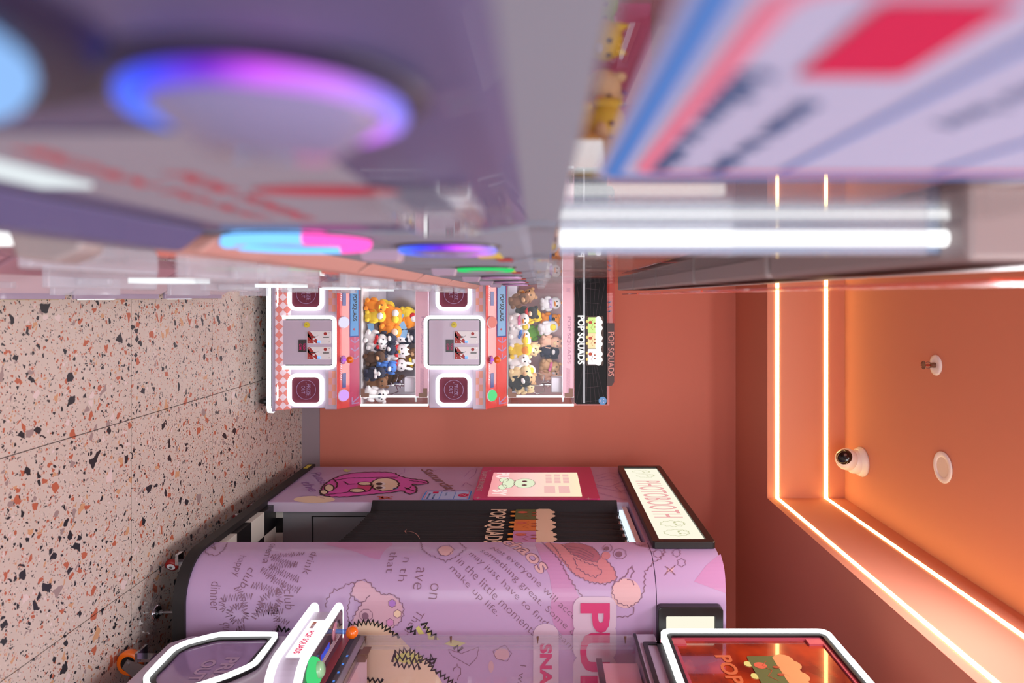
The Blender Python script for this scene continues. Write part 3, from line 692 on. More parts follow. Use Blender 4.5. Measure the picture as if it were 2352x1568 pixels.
# toys: (tier, px, py, Y, kind, colour, accent, scarf, rx, rz, ry, size, label)
G1 = 'soft toys in the upper case of the back claw machine'; G2 = 'soft toys in the lower case of the back claw machine'
T = [
 (1,1176,696,3.66,'bear','brown','tan',None,.3,.4,'curly brown bear toy at the left end of the back machine upper case'),
 (1,1205,690,3.80,'bear','tan','peach','orange',-.2,-.5,'tan bear toy with orange collar under the left claw, back machine'),
 (1,1208,722,3.68,'bear','black','peach','red',0,.2,'black bear toy with peach muzzle and red scarf, back machine upper case'),
 (1,1190,716,3.84,'rabbit','red','pink',None,0,.2,'red rabbit toy behind the black bear, back machine upper case'),
 (1,1173,735,3.64,'duck','white','orange','pink',.1,.5,'white duck toy with pink neck bow at the front left, upper case'),
 (1,1222,734,3.74,'dog','yellow','yellow',None,.2,0,'bright yellow dog toy in the middle of the upper case'),
 (1,1172,762,3.66,'duck','white','orange','blue',.3,-.3,'white duck toy with blue neck scarf beside the yellow dog'),
 (1,1196,757,3.78,'chick','white','yellow',None,.5,.6,'white round chick toy below the yellow dog, upper case'),
 (1,1212,790,3.72,'bear','cream','white',None,.4,.2,'cream bear toy lying face up at the centre of the upper case'),
 (1,1172,785,3.66,'chick','white','yellow',None,.2,-.2,'small white chick toy with yellow face at the case glass'),
 (1,1212,814,3.72,'cat','cream','white',None,.5,-.2,'cream cat toy with pointed ears in the upper case'),
 (1,1174,808,3.66,'chick','yellow','orange',None,.1,.3,'plain yellow chick toy at the front centre of the upper case'),
 (1,1176,834,3.66,'bear','white','white',None,0,.2,'white bear toy low at the glass in the upper case'),
 (1,1208,842,3.72,'chick','white','yellow',None,.5,-.4,'egg shaped white chick toy with tan wing, upper case centre right'),
 (1,1206,868,3.70,'bear','tan','cream','red',.1,0,'tan bear toy wearing a red checked scarf, upper case right'),
 (1,1174,860,3.66,'bear','cream','tan',None,.3,.4,'cream bear toy at the glass right of centre, upper case'),
 (1,1174,884,3.66,'dog','black','white',None,.2,.2,'black and white dog toy at the lower right of the upper case'),
 (1,1206,894,3.70,'dog','cream','cream','grey',.4,-.3,'cream dog toy with grey scarf at the right end, upper case'),
 (1,1262,698,3.90,'duck','white','orange','lilac',.1,.2,'white duck toy with lilac scarf high at the back left, upper case'),
 (1,1262,732,3.92,'bear','orange','black','blue',.1,-.2,'orange bear toy with blue scarf on the back row, upper case'),
 (1,1258,756,3.88,'chick','white','yellow',None,.3,.2,'white chick toy with yellow face on the back row, upper case'),
 (1,1262,782,3.90,'rabbit','peach','cream',None,.3,.1,'peach rabbit toy on the back row, upper case'),
 (1,1262,806,3.90,'dog','navy','white',None,.2,-.1,'navy dog toy on the back row, upper case'),
 (1,1262,834,3.90,'bear','tan','cream','pink',.2,.2,'tan bear toy with pink scarf on the back row, upper case'),
 (1,1260,860,3.92,'bear','peach','white',None,.2,-.2,'peach bear toy behind the right claw, upper case'),
 (1,1228,770,3.94,'rabbit','green','lime',None,.0,.1,'green rabbit toy behind the cream bear, upper case'),
 (0,846,696,3.66,'duck','orange','yellow',None,.2,.2,'orange duck toy at the left end of the lower case'),
 (0,850,726,3.66,'chick','yellow','white',None,.4,-.2,'yellow chick toy beside a blue card in the lower case'),
 (0,884,700,3.74,'chick','yellow','orange',None,.2,.2,'yellow chick toy standing behind the orange duck'),
 (0,895,718,3.70,'chick','orange','white',None,.2,-.2,'topmost of the orange chick toys with white face, lower case'),
 (0,895,738,3.70,'chick','orange','yellow',None,.2,.1,'orange chick toy with yellow face in the orange trio, lower case'),
 (0,895,758,3.70,'chick','orange','peach',None,.1,.2,'orange chick toy with peach face nearest the white bears'),
 (0,858,744,3.80,'bear','brown','tan',None,.2,.3,'brown bear toy half hidden behind the yellow chick, lower case'),
 (0,846,768,3.66,'white_bear','white','white','red',.3,.2,'white bear toy with red scarf at the front glass, lower case'),
 (0,866,790,3.68,'white_bear','white','white','red',.4,-.5,'white bear toy with red scarf leaning sideways, lower case'),
 (0,908,768,3.74,'cat','white','white','red',.2,.1,'white cat toy with red collar, first of the row behind, lower case'),
 (0,908,792,3.74,'cat','white','white','red',.2,-.1,'white cat toy with red collar at the centre of the row behind'),
 (0,908,812,3.74,'cat','white','yellow','red',.1,.1,'white cat toy with yellow nose and red collar, lower case'),
 (0,908,834,3.74,'rabbit','white','white','red',.2,0,'white rabbit toy with red collar beside the white cats'),
 (0,888,776,3.68,'dog','navy','white',None,.2,.3,'navy dog toy with white muzzle left of the white cats'),
 (0,886,812,3.68,'bear','navy','white',None,.2,-.3,'navy bear toy with white muzzle in the lower case'),
 (0,888,838,3.68,'dog','blue','white',None,.2,.3,'blue dog toy between the white rabbit and the brown bears'),
 (0,860,826,3.66,'bear','dark brown','tan',None,.1,.3,'dark brown curly bear toy at the front of the lower case'),
 (0,864,848,3.72,'bear','brown','yellow',None,.2,-.2,'brown curly bear toy with yellow muzzle, lower case'),
 (0,866,880,3.66,'bear','brown','brown',None,.1,.1,'plain brown curly bear toy by the right bracket, lower case'),
 (0,898,862,3.78,'bear','dark brown','brown',None,.2,.4,'dark brown bear toy beside the claw of the lower case'),
 (0,846,898,3.64,'white_bear','white','navy',None,.6,-.2,'white bear toy with navy muzzle in the front right corner'),
 (0,848,860,3.64,'white_bear','navy','white','white',.5,.2,'navy bear toy with white scarf low at the glass'),
 (0,940,714,3.92,'chick','yellow','red',None,.1,.2,'yellow chick toy with red face high at the back, lower case'),
 (0,940,742,3.92,'chick','orange','white',None,.1,-.2,'orange chick toy with white face high at the back, lower case'),
 (0,940,780,3.92,'dog','navy','white','white',.1,.2,'navy dog toy with white scarf high at the back, lower case'),
 (0,940,812,3.92,'bear','brown','tan',None,.1,.2,'brown bear toy with tan muzzle high at the back, lower case'),
 (0,942,836,3.92,'bear','brown','white','yellow',.1,-.2,'brown bear toy with yellow scarf high at the back'),
]
for (ti, px, py, Y, kind, col, ac, scf, rx, rz, label) in T:
    s = R.uniform(.92, 1.08)*(1.0)
    z = zz(px, Y)-.055
    base = (gu if ti else gl)+.004
    plush(kind, col, ((py-CY)*Y/F, Y, max(z, base)), label, G1 if ti else G2, ac, -rx*.6, R.uniform(-.4, .4), rz*.6, s*1.05, scf)
# heap of stuffing toys under the visible ones: plain risers
for ti, g in ((0, gl), (1, gu)):
    o = MB().box(XL+.01, xx(905,3.7), 3.76, 3.99, g-.02 if ti else g, g+.045).build('display_step', mat('riser', (206, 200, 212), .3), bm_)
# blue hang cards in the lower case
for k, (px, py, a) in enumerate(((852, 752, .2), (918, 728, -.5), (925, 748, .4), (928, 766, -.2))):
    Y = 3.65 if k == 0 else 3.70; S_ = SY(Y); cu, cv = S_.inv(px, py)
    cdp = [(cu+x*math.cos(a)-y*math.sin(a), cv+x*math.sin(a)+y*math.cos(a)) for x, y in ((-.022,-.016),(.022,-.016),(.022,.016),(-.022,.016))]
    o = MB().prism([S_.p(*p) for p in cdp], (0,.001,0)).build('hang_card', M['ltblue'])
    tag(o, ['pale blue card tag at the front glass of the lower case', 'blue card tag left of the orange chicks, highest one', 'blue card tag tilted behind the orange chicks', 'blue card tag above the white cats, lower case'][k], 'card tag', 'blue card tags on the toys')
# ------------------------------------------------------------------ photo booth
bo = thing('photo_booth', (1.6, 3.2, 0), 'pink lilac photo booth covered in doodles with a black curtain', 'photo booth')
Z0, Z1 = CH-1.277, CH+.677
sf = SF()
def skin(u0, u1, z0, z1, h0, h1, n, name, m, parent):
    mb = MB(); us = [u0+(u1-u0)*i/n for i in range(n+1)] if False else sorted(set([u0, u1]+[sf.A+(sf.B-sf.A)*i/16 for i in range(17) if u0 < sf.A+(sf.B-sf.A)*i/16 < u1]))
    k = len(us); vs = []
    for h in (h0, h1):
        for z in (z0, z1): vs += [sf.p(u, z, h) for u in us]
    fs = []
    for i in range(k-1): fs += [(2*k+i, 2*k+i+1, 3*k+i+1, 3*k+i), (i, k+i, k+i+1, i+1), (k+i, 3*k+i, 3*k+i+1, k+i+1), (i, i+1, 2*k+i+1, 2*k+i)]
    fs += [(0, 2*k, 3*k, k), (k-1, 2*k-1, 4*k-1, 3*k-1)]
    mb.add(vs, fs, False); o = mb.build(name, m, parent)
    for p_ in o.data.polygons: p_.use_smooth = True
    o.data.set_sharp_from_angle(angle=math.radians(30)); return o
UF = sf.B+1.25
front = skin(0, UF, Z0, CH+.424, -.03, 0, 16, 'front_panel', M['booth'], bo)
crown = skin(0, UF, CH+.427, Z1, -.03, 0, 16, 'front_crown', M['booth'], bo)
skin(-.0, UF, CH-1.32, Z0, -.05, .012, 16, 'plinth', M['blackmatte'], bo)
MB().box(BX-.012, BX+.10, BYE, 3.90, CH-1.32, Z0).box(BX+.1, 2.3, 3.80, 3.90, CH-1.32, Z0).build('side_plinth', M['blackmatte'], bo)
MB().box(BX+.1, 2.3, 2.52, 3.85, Z0-.03, Z0).build('booth_base', M['blackmatte'], bo)
YR0, YR1 = 3.215, 3.885
rear = MB().box(BX, BX+.045, YR0, YR1, Z0, Z1).build('rear_panel', M['booth'], bo)
MB().box(BX+.001, BX+.0455, YR0-.002, YR0, Z0, CH+.44).build('panel_edge', M['booth_edge'], bo)
MB().box(BX+.045, 2.3, YR1-.02, YR1, Z0, Z1).build('back_board', M['booth'], bo)
MB().box(BX+.0, BX+.045, BYE, YR0, CH+.42, Z1).build('header_panel', M['booth'], bo)
MB().box(BX+.03, 2.3, 2.66, YR1, Z1-.02, Z1).build('roof_board', M['booth'], bo)
MB().box(BX+.045, 1.9, YR0+.03, YR0+.05, Z0+.06, CH+.42).build('inner_wall', mat('booth_grey', (140, 142, 146), .5), bo)
ip = MB(); Sy = SY(YR0+.03); ip.box(BX+.075, BX+.079, YR0+.027, YR0+.03, Z0+.20, 1.2).box(BX+.075, 1.4, YR0+.027, YR0+.03, Z0+.2, Z0+.204).build('inner_groove', M['black'], bo)
MB().box(2.28, 2.3, 2.5, 3.88, Z0, Z1).build('far_wall', M['booth'], bo)
MB().box(BX+.02, 2.28, 2.70, YR0+.03, CH+.39, CH+.41).build('inner_ceiling', M['white'], bo)
ck = {0: M['black'], 1: mat('checker_white', (214, 214, 204), .4)}
for i in range(5):
    for j in range(4):
        x0 = BX+.012+i*.11; y0 = YR0+.028-(j+1)*.14
        MB().box(x0+.0006, x0+.1094, y0+.0006, y0+.1394, Z0, Z0+.028).build('floor_tile', ck[(i+j) % 2], bo)
for i in range(3):
    MB().box(BX+.012+i*.07+.0004, BX+.0816+i*.07, YR0+.024, YR0+.03, Z0+.028, Z0+.061).build('riser_tile', ck[(i+1) % 2], bo)
# lamp above the curtain and the curtain
MB().box(BX+.03, BX+.055, 2.72, YR0-.02, CH+.375, CH+.40).build('header_lamp', emit('cool_lamp', (226, 240, 250), 1.2), bo)
MB().cyl((BX+.05, BYE, CH+.36), (BX+.05, YR0+.02, CH+.36), .010, n=12).build('curtain_rail', M['steel'], bo)
mb = MB(); n = 90; m_ = 24; vs = []
for j in range(m_+1):
    t = j/m_
    for i in range(n+1):
        y = YR0-.005-(YR0-BYE+.05)*i/n; zb = CH-.782+.0 + (i/n)**2*(-.06); zt = CH+.365
        z = zt+(zb-zt)*t; k = .005*(.25+.75*(1-t)) ; x = BX+.045-.012*min(1,t*3)+k*math.sin(i*.52+t*1.3)*.8+.004*math.sin(i*1.7+t*4)
        if i < 6: x = min(x, BX+.030-(6-i)*.0065)
        vs.append((x, y, z))
for j in range(m_):
    for i in range(n): a = j*(n+1)+i; mb.add([], []); mb.f.append((a, a+1, a+n+2, a+n+1)); mb.sm.append(True)
mb.v = vs
cu_ = mb.build('curtain', M['curtain'], bo, fix=False)
so_ = cu_.modifiers.new('thick', 'SOLIDIFY'); so_.thickness = .003; so_.offset = -1
Sc = SX(BX+.0275)
t_ = MB(); text(t_, Sc, 'POP SQUADS', Sc.inv(1121, 1172), (-2.735, Sc.inv(1121,1172)[1]), .088, .006, .02); t_.build('curtain_lettering', M['cream'], cu_, fix=False)
A_ = Sc.inv(1172, 1172); cake_logo(cu_, Sc, A_, (-2.735, A_[1]), .215, .006, [mat('olive_print', (92, 100, 52), .6), mat('amber2_print', (214, 120, 50), .6), mat('mauve2_print', (190, 130, 180), .6)], None)
st_ = MB(); stroke(st_, Sc, smoothp(uv(Sc, [(929, 1223), (945, 1224), (958, 1230), (964, 1241)])), .0016, .007); stroke(st_, Sc, uv(Sc, [(934,1220),(929,1223),(934,1228)]), .0016, .007); st_.build('curtain_stitch', M['palecoral'], cu_, fix=False)

# light boxes
def lightbox(parent, S, u0, v0, u1, v1, inset, dep, rad, name):
    o = rrect(u0, v0, u1, v1, rad); i = rrect(u0+inset, v0+inset*.9, u1-inset, v1-inset*.9, rad*.3)
    d = S.p(0,0,dep)-S.p(0,0,0)
    f_ = MB().ring([S.p(*p, 0) for p in o], [S.p(*p, 0) for p in i], d).build(name, M['black'], parent, bevel=.003)
    MB().prism([S.p(*p, .002) for p in i], d*.6).build('lit_panel', emit('lit_panel', (255, 250, 228), 1.0), f_)
    return f_
sX = SX(BX)
f1 = lightbox(bo, sX, -3.80, CH+.437, -2.615, CH+.677, .033, .028, .012, 'side_sign')
tp = MB(); Sg = SX(BX-.022); pk = emit('pink_glow_print', (250, 178, 176), .9)
text(tp, Sg, 'PHOTOBOOTH', (-3.50, CH+.493), (-2.92, CH+.493), .125, .0008, .0); tp.build('sign_lettering', pk, f1, fix=False)
dg_ = MM()
for (u, v, s_) in ((-3.68, .55, .045), (-3.60, .56, .045), (-2.84, .555, .05), (-2.73, .55, .05)):
    stroke(dg_, Sg, furry(ell(u, CH+v, s_*.7, s_), .004, .012, True), .003, .001, True)
    stroke(dg_, Sg, furry(ell(u-.012, CH+v+.03, s_*.4, s_*.45), .003, .01, True), .0025, .001, True)
    for q in (-.014, .012): fill(dg_, Sg, ell(u+q, CH+v+.012, .004, .006, 8), .001)
dg_.build_each('sign_doodle', emit('olive_glow_print', (206, 206, 150), .8), f1)
sY = SY(BYF)
f2 = lightbox(bo, sY, 1.107, CH+.425, 2.25, CH+.658, .033, .035, .015, 'front_sign')
tp = MB(); Sg2 = SY(BYF-.0225); text(tp, Sg2, 'PHOTOBOOTH', (1.188, CH+.500), (2.0, CH+.500), .073, .0012, .04); tp.build('sign_lettering', pk, f2, fix=False)

# casters and foot of the booth
for k, (x, y) in enumerate(((1.044, 2.655), (1.04, 3.23), (1.045, 3.40), (1.05, 3.75))):
    r_ = .025; cs = MB().lathe((x-.012, y, r_), (1,0,0) if k else (.5,-.85,0), [(r_*.6,0),(r_,.002),(r_,.018),(r_*.6,.02)], 22).build('caster', mat('red_tyre', (150, 30, 28), .4), bo)
    ax_ = Vector((1,0,0) if k else (.5,-.85,0)).normalized(); c_ = Vector((x-.012, y, r_))
    MB().cyl(c_-ax_*.001, c_+ax_*.021, r_*.62, r_*.62, 18).build('caster_hub', M['white'], cs)
    MB().cyl(c_-ax_*.004, c_+ax_*.024, .006, .006, 10).box(x-.02, x+.02, y-.016, y+.016, r_*2+.004, CH-1.32).build('caster_fork', M['steel'], cs)
c_ = Vector((1.19, 2.578, 0)); ft = MB().lathe(c_, (0,0,1), [(0,0),(.030,0),(.031,.004),(.022,.012),(.010,.018),(0,.018)], 26).build('levelling_foot', M['chrome'], bo)
MB().cyl(c_+Vector((0,0,.015)), (1.19, 2.578, CH-1.32), .0055, n=10).cyl(c_+Vector((0,0,.018)), c_+Vector((0,0,.028)), .010, .010, 6).build('threaded_rod', M['steel'], ft)
MB().box(.99, 1.03, 2.62, 2.66, .05, .062).build('brake_pedal', M['chrome'], bo)

# ---- printed doodles, front skin
def U(pts): return uv(sf, pts)
def pe(S, px, py, rx, ry, n=18): return uv(S, [(px+rx*math.cos(2*PI*i/n), py+ry*math.sin(2*PI*i/n)) for i in range(n)])
sw = MM()
for pts in ([(721,1242),(800,1262),(870,1290),(878,1272),(890,1258),(906,1249),(890,1242)], [(1594,1335),(1622,1298),(1655,1272),(1664,1310),(1667,1362)], [(1450,1500),(1490,1462),(1500,1440),(1500,1500)], [(1225,1242),(1262,1255),(1290,1290),(1320,1350),(1345,1400),(1420,1420),(1300,1470),(1262,1420),(1270,1340),(1240,1280)]):
    q = U(pts); 
    if len(pts) > 5: q = smoothp(q, True, 1)
    fill(sw, sf, q, .0004)
sw.build_each('swoosh_print', M['swoosh'], front)
la = MB(); fl_ = lambda mb, pts, h=.0008: fill(mb, sf, U(pts), h)
# furry outlines in mauve ink
ink = MM()
def fz(pts, amp=.0035, step=.009, wd=.0032, closed=False, S=sf, mb=None, h=.0014): stroke(mb or ink, S, furry(uv(S, pts), amp, step, closed), wd, h, closed)
bear = [(748,1394),(751,1375),(768,1353),(781,1353),(795,1342),(815,1338),(830,1331),(845,1335),(856,1346),(871,1361),(882,1365),(900,1364),(916,1375),(926,1392),(927,1412),(917,1430),(903,1440)]
fz(bear); fz([(815,1338),(806,1363),(801,1390),(797,1408),(804,1436)]); fz([(808,1366),(820,1380),(832,1383),(850,1368)]); fz([(832,1383),(818,1405),(806,1425)])
bf = MB(); fill(bf, sf, U([(815,1339),(830,1333),(845,1337),(856,1348),(871,1362),(882,1367),(900,1366),(915,1378),(925,1393),(925,1412),(915,1430),(900,1442),(850,1450),(806,1440),(818,1405),(832,1383),(808,1366)]), .0006)
bf.build('bear_fill_print', mat('pale_rose_print', (206, 168, 186), .45), front, fix=False)
fz([(841+15*math.cos(a), 1412+14*math.sin(a)) for a in [i*PI/8 for i in range(16)]], .001, .006, .002, True); fill(ink, sf, pe(sf, 839, 1414, 8, 8), .0014)
for px, py, m2 in ((901,1385,'lavender'), (913,1409,'cream'), (896,1429,'hotpink')):
    mb = MB(); fill(mb, sf, pe(sf, px, py, 8, 8), .0010); mb.build('spot_print', M[m2] if m2 != 'hotpink' else mat('soft_pink_print', (206, 140, 190), .45), front, fix=False)
    fz([(px+9*math.cos(a), py+9*math.sin(a)) for a in [i*PI/6 for i in range(12)]], .002, .006, .002, True)
# big scribbled words
def scribble(pts, wd=.030, h=.0016):
    q = resample(U(pts), .0046); o = []
    for i, p in enumerate(q):
        a, b = q[max(0,i-1)], q[min(len(q)-1,i+1)]; dx, dy = b[0]-a[0], b[1]-a[1]; d = math.hypot(dx, dy) or 1
        k = (wd/2 if i % 2 else -wd/2)*R.uniform(.6, 1.15); o.append((p[0]-dy/d*k+dx/d*.004, p[1]+dx/d*k+dy/d*.004))
    stroke(ink, sf, o, .0052, h)
for pts in ([(700,1272),(655,1275),(625,1278)], [(625,1282),(680,1298)], [(680,1296),(622,1300)], [(620,1304),(684,1330)], [(690,1356),(660,1345),(630,1330),(602,1309)], [(655,1342),(642,1358),(608,1348),(581,1344)],
            [(640,1362),(620,1362),(600,1375),(598,1392),(615,1402),(635,1395),(642,1378),(640,1362)], [(640,1394),(605,1388),(592,1402)], [(582,1422),(585,1408),(620,1405),(648,1402)], [(628,1392),(640,1440),(632,1450)], [(665,1432),(640,1420)],
            [(582,1368),(550,1370),(512,1374),(508,1390),(514,1400)], [(545,1345),(555,1368),(562,1390)], [(546,1390),(530,1396),(526,1412),(540,1428),(560,1424),(566,1406),(556,1392),(546,1390)], [(565,1440),(545,1447)]):
    scribble(pts, .024)
def wt(s_, a, b, hg=.030, mb=None, off=-.012, S=sf, h=.0014, shear=.2): text(mb or ink, S, s_, S.inv(*a), S.inv(*b), hg, h, off, shear)
wt('happy', (546,1276), (530,1326), .034); wt('club', (572,1303), (550,1348), .03); wt('club', (652,1354), (656,1400), .034); wt('cinema', (622,1249), (602,1294), .026)
wt('drink', (716,1268), (694,1318), .030); wt('dinner', (486,1336), (484,1402), .036); wt('que', (505,1428), (503,1455), .036)
for s_, a, b in (('Not everyone will accomplish', (1122,1262), (1372,1478)), ('something great. Some of us', (1099,1268), (1345,1493)), ('may just have to find meaning', (1073,1276), (1330,1515)), ('in the little moments that', (1048,1290), (1266,1500)), ('make up life.', (1029,1310), (1138,1418)),
                 ('that', (897,1268), (886,1316)), ('n th', (928,1280), (914,1334)), ('ave', (958,1302), (948,1352)), ('on', (990,1338), (984,1374)), ('Their', (960,1398), (925,1452)), ('1 way', (1190,1525), (1180,1590))):
    wt(s_, a, b, .030, off=-.014, shear=0)
# carton, big furry face, stars
fz([(967,1246),(970,1262),(985,1274),(1008,1282),(1024,1290),(1050,1278),(1072,1260),(1055,1246)]); fz([(1004,1262),(1014,1254),(1032,1252),(1044,1262),(1030,1276),(1012,1276)], .002, .008, .0025, True)
cf = MM(); fill(cf, sf, pe(sf, 1024, 1265, 18, 11), .0008); fill(cf, sf, pe(sf, 1398+40, 1362, 34, 34), .0009); fill(cf, sf, U([(1530,1300),(1538,1306),(1552,1298),(1544,1310),(1550,1318),(1538,1312),(1528,1318),(1534,1308)]), .0009)
text(cf, sf, 'chaos', sf.inv(1150,1246), sf.inv(1240,1320), .058, .0012, .015)
cf.build_each('cream_print', mat('faded_cream2', (214, 172, 176), .45), front)
tk = MB(); text(tk, sf, 'chaos', sf.inv(1149,1245), sf.inv(1241,1321), .062, .0009, .035); tk.build('lettering_outline', M['ink'], front, fix=False)
orf = MM(); fill(orf, sf, smoothp(U([(1245,1244),(1300,1250),(1350,1262),(1392,1285),(1412,1310),(1418,1330),(1390,1340),(1355,1336),(1318,1320),(1292,1290),(1265,1262)]), True, 1), .0007); fill(orf, sf, pe(sf, 1392, 1276, 10, 9), .0012)
orf.build_each('mouth_print', mat('coral_fade_print', (196, 128, 136), .45), front)
mo = MB(); fill(mo, sf, smoothp(U([(1290,1250),(1325,1246),(1360,1256),(1380,1278),(1372,1290),(1345,1286),(1312,1272)]), True, 1), .0010); mo.build('tongue_print', mat('rose_brown_print', (166, 100, 116), .45), front, fix=False)
fz([(1245,1243),(1262,1262),(1285,1285),(1298,1312),(1320,1345),(1342,1378),(1352,1392)]); fz([(1262,1243),(1290,1282),(1318,1318),(1355,1337),(1390,1341),(1418,1331),(1412,1308),(1390,1282)]); fz([(1318,1280),(1345,1292),(1372,1300),(1384,1315),(1368,1326),(1345,1318),(1326,1304)], .003, .008, .003, True)
fz([(1290,1250),(1325,1245),(1360,1256),(1380,1278),(1372,1291),(1345,1287),(1312,1272)], .002, .008, .003, True)
for k in range(4): fz([(1298+k*3,1254+k*6),(1330,1258+k*6),(1366-k*2,1276+k*4)], .001, .01, .002)
for px, py, r_ in ((1396,1259,11), (1424,1272,15)):
    fz([(px+r_*math.cos(a), py+r_*.8*math.sin(a)) for a in [i*PI/8 for i in range(16)]], .0015, .006, .002, True); fill(ink, sf, pe(sf, px-2, py+1, r_*.5, r_*.42), .0014)
fz([(1500,1295),(1482,1312),(1480,1350),(1470,1378),(1445,1393),(1420,1384),(1406,1362),(1408,1342),(1426,1330)]); fz([(1450,1390),(1458,1402),(1448,1414),(1418,1417)]); fz([(1426,1330),(1440,1320),(1444,1308),(1452,1300),(1456,1312),(1448,1326)], .002); fz([(1440,1330),(1452,1332),(1456,1344)], .001)
fz([(1455,1246),(1470,1254),(1482,1252)]); 
for px, py in ((1500,1258),(1512,1272)): fz([(px+10*math.cos(a), py+9*math.sin(a)) for a in [i*PI/6 for i in range(12)]], .002, .006, .002, True)
fz([(1497,1292),(1518,1284),(1528,1268),(1520,1250)]); scribble([(1536,1256),(1560,1256)], .01)
for px, py in ((1555,1270),(1566,1292)): fz([(px+9*math.cos(a), py+9*math.sin(a)) for a in [i*PI/6 for i in range(12)]], .003, .005, .002, True)
fz([(460,1246),(466,1262),(480,1274),(500,1276),(515,1262),(522,1246)]); fz([(485,1256),(495,1262),(490,1248)], .002)
fz([(1528,1300),(1552,1320)], .001); fz([(1552,1298),(1526,1320)], .001)
# drawings seen through the claw machine: cake, rings, second bear
fz([(1030,1490),(1060,1500),(1100,1485),(1095,1510),(1078,1528),(1036,1504)], .001, .01, .0022, True); fz([(1160,1480),(1175,1500),(1165,1518),(1140,1512),(1132,1495)], .001, .01, .0022, True); fz([(1040,1540),(1050,1525),(1060,1540),(1052,1560)], .003)
ps = MM(); fill(ps, sf, pe(sf, 1153, 1502, 17, 14), .0008); fill(ps, sf, pe(sf, 1128, 1530, 6, 14), .0008); ps.build_each('ring_print', M['creamp'], front)
ink.build_each('ink_doodle', M['ink'], front)
yl = MM(); fill(yl, sf, U([(905,1505),(935,1495),(970,1505),(972,1520),(940,1524),(906,1516)]), .0012); fill(yl, sf, U([(955,1442),(962,1436),(975,1455),(962,1456)]), .0012); fill(yl, sf, U([(975,1430),(992,1455),(1010,1468),(985,1468)]), .0012); fill(yl, sf, U([(1040,1468),(1070,1476),(1050,1486),(1020,1478)]), .0012); yl.build_each('lime_print', M['yellowink'], front)
crm = MB(); fill(crm, sf, U([(802,1440),(830,1428),(860,1428),(885,1436),(915,1458),(945,1490),(985,1520),(1005,1550),(1030,1590),(1020,1640),(830,1640),(815,1500)]), .0009); crm.build('bear_face_print', M['cream'], front, fix=False)
ib = MM()
def bz(pts, wd=.024, S=sf):
    q = resample(uv(S, pts), .008); o = []
    for i, p in enumerate(q):
        a, b = q[max(0,i-1)], q[min(len(q)-1,i+1)]; dx, dy = b[0]-a[0], b[1]-a[1]; d = math.hypot(dx, dy) or 1
        k = (wd/2 if i % 2 else -wd/2)*R.uniform(.4, 1.1); o.append((p[0]-dy/d*k, p[1]+dx/d*k))
    stroke(ib, S, o, .010, .002)
for pts in ([(636,1444),(648,1440),(664,1446)], [(800,1436),(830,1428),(862,1428),(886,1438),(904,1456),(918,1460)], [(938,1440),(955,1454)], [(972,1430),(988,1452),(1004,1462)], [(905,1500),(935,1492),(965,1504),(985,1522),(998,1540),(1020,1552),(1040,1568),(1060,1580)], [(900,1512),(925,1508),(968,1518)], [(906,1524),(940,1528),(965,1530)], [(985,1522),(990,1506),(1000,1520)], [(830,1556),(850,1560),(880,1562)], [(1044,1484),(1060,1492)]): bz(pts)
ib.build_each('black_ink_doodle', M['inkblack'], front)
# block lettering
ha = MM(); pu = MM()
a = sf.inv(1332,1384); b = sf.inv(1332,1655); text(pu, sf, 'PURI', a, (b[0], a[1]), .108, .0042, .035); None
for q in (0, .095, .21): fill(ha, sf, rrect(a[0]-.022+q, a[1]-.024, a[0]+.11+q, a[1]+.132, .035), .0024+q*.003)
a2 = sf.inv(1240,1476); b2 = sf.inv(1240,1596); text(pu, sf, 'SNAP', a2, (b2[0], a2[1]), .044, .0042, .04); fill(ha, sf, rrect(a2[0]-.07, a2[1]-.024, b2[0]+.1, a2[1]+.068, .04), .0024)
ha.build_each('lettering_halo', M['greyhalo'], front); pu.build_each('block_lettering', M['deeppink'], front)

# ---- rear side panel art
W = lambda pts: uv(sX, pts)
bd = MB(); fill(bd, sX, smoothp(W([(733,1134),(742,1114),(765,1099),(800,1087),(850,1084),(905,1085),(918,1094),(945,1100),(975,1103),(988,1109),(965,1114),(942,1111),(957,1118),(957,1132),(937,1136),(925,1126),(905,1131),(870,1134),(820,1139),(790,1142),(752,1141)]), True, 1), .001); bd.build('hooded_bear_fill', M['hotpink'], rear, fix=False)
b2_ = MM(); fill(b2_, sX, pe(sX, 884, 1113, 31, 14.5), .0016); fill(b2_, sX, pe(sX, 838, 1111, 16, 4), .0018); fill(b2_, sX, pe(sX, 820, 1127, 18, 4.5), .0018); fill(b2_, sX, pe(sX, 756, 1121, 11, 8), .0018); fill(b2_, sX, pe(sX, 744, 1131, 9, 5), .0018); fill(b2_, sX, pe(sX, 722, 1147, 48, 8), .0008); b2_.build_each('cream_print', M['cream'], rear)
b3 = MB(); 
for py in (1111.5, 1120.5): fill(b3, sX, pe(sX, 874, py, 12, 3.6), .002)
b3.build('eye_white_print', M['white'], rear, fix=False)
b4 = MM()
for py in (1111.8, 1120.8): fill(b4, sX, pe(sX, 871, py, 8, 3), .0024)
stroke(b4, sX, furry(smoothp(W([(733,1134),(742,1114),(765,1099),(800,1087),(850,1084),(905,1085),(918,1094),(945,1100),(975,1103),(988,1109),(965,1114),(942,1111),(957,1118),(957,1132),(937,1136),(925,1126),(905,1131),(870,1134),(820,1139),(790,1142),(752,1141)]), True, 1), .004, .016, True), .009, .0022, True)
stroke(b4, sX, furry(pe(sX, 884, 1113, 32, 15), .004, .016, True), .009, .0022, True)
for e_ in ((838,1111,16,4), (820,1127,18,4.5), (756,1121,11,8), (744,1131,9,5)): stroke(b4, sX, pe(sX, *e_), .008, .0024, True)
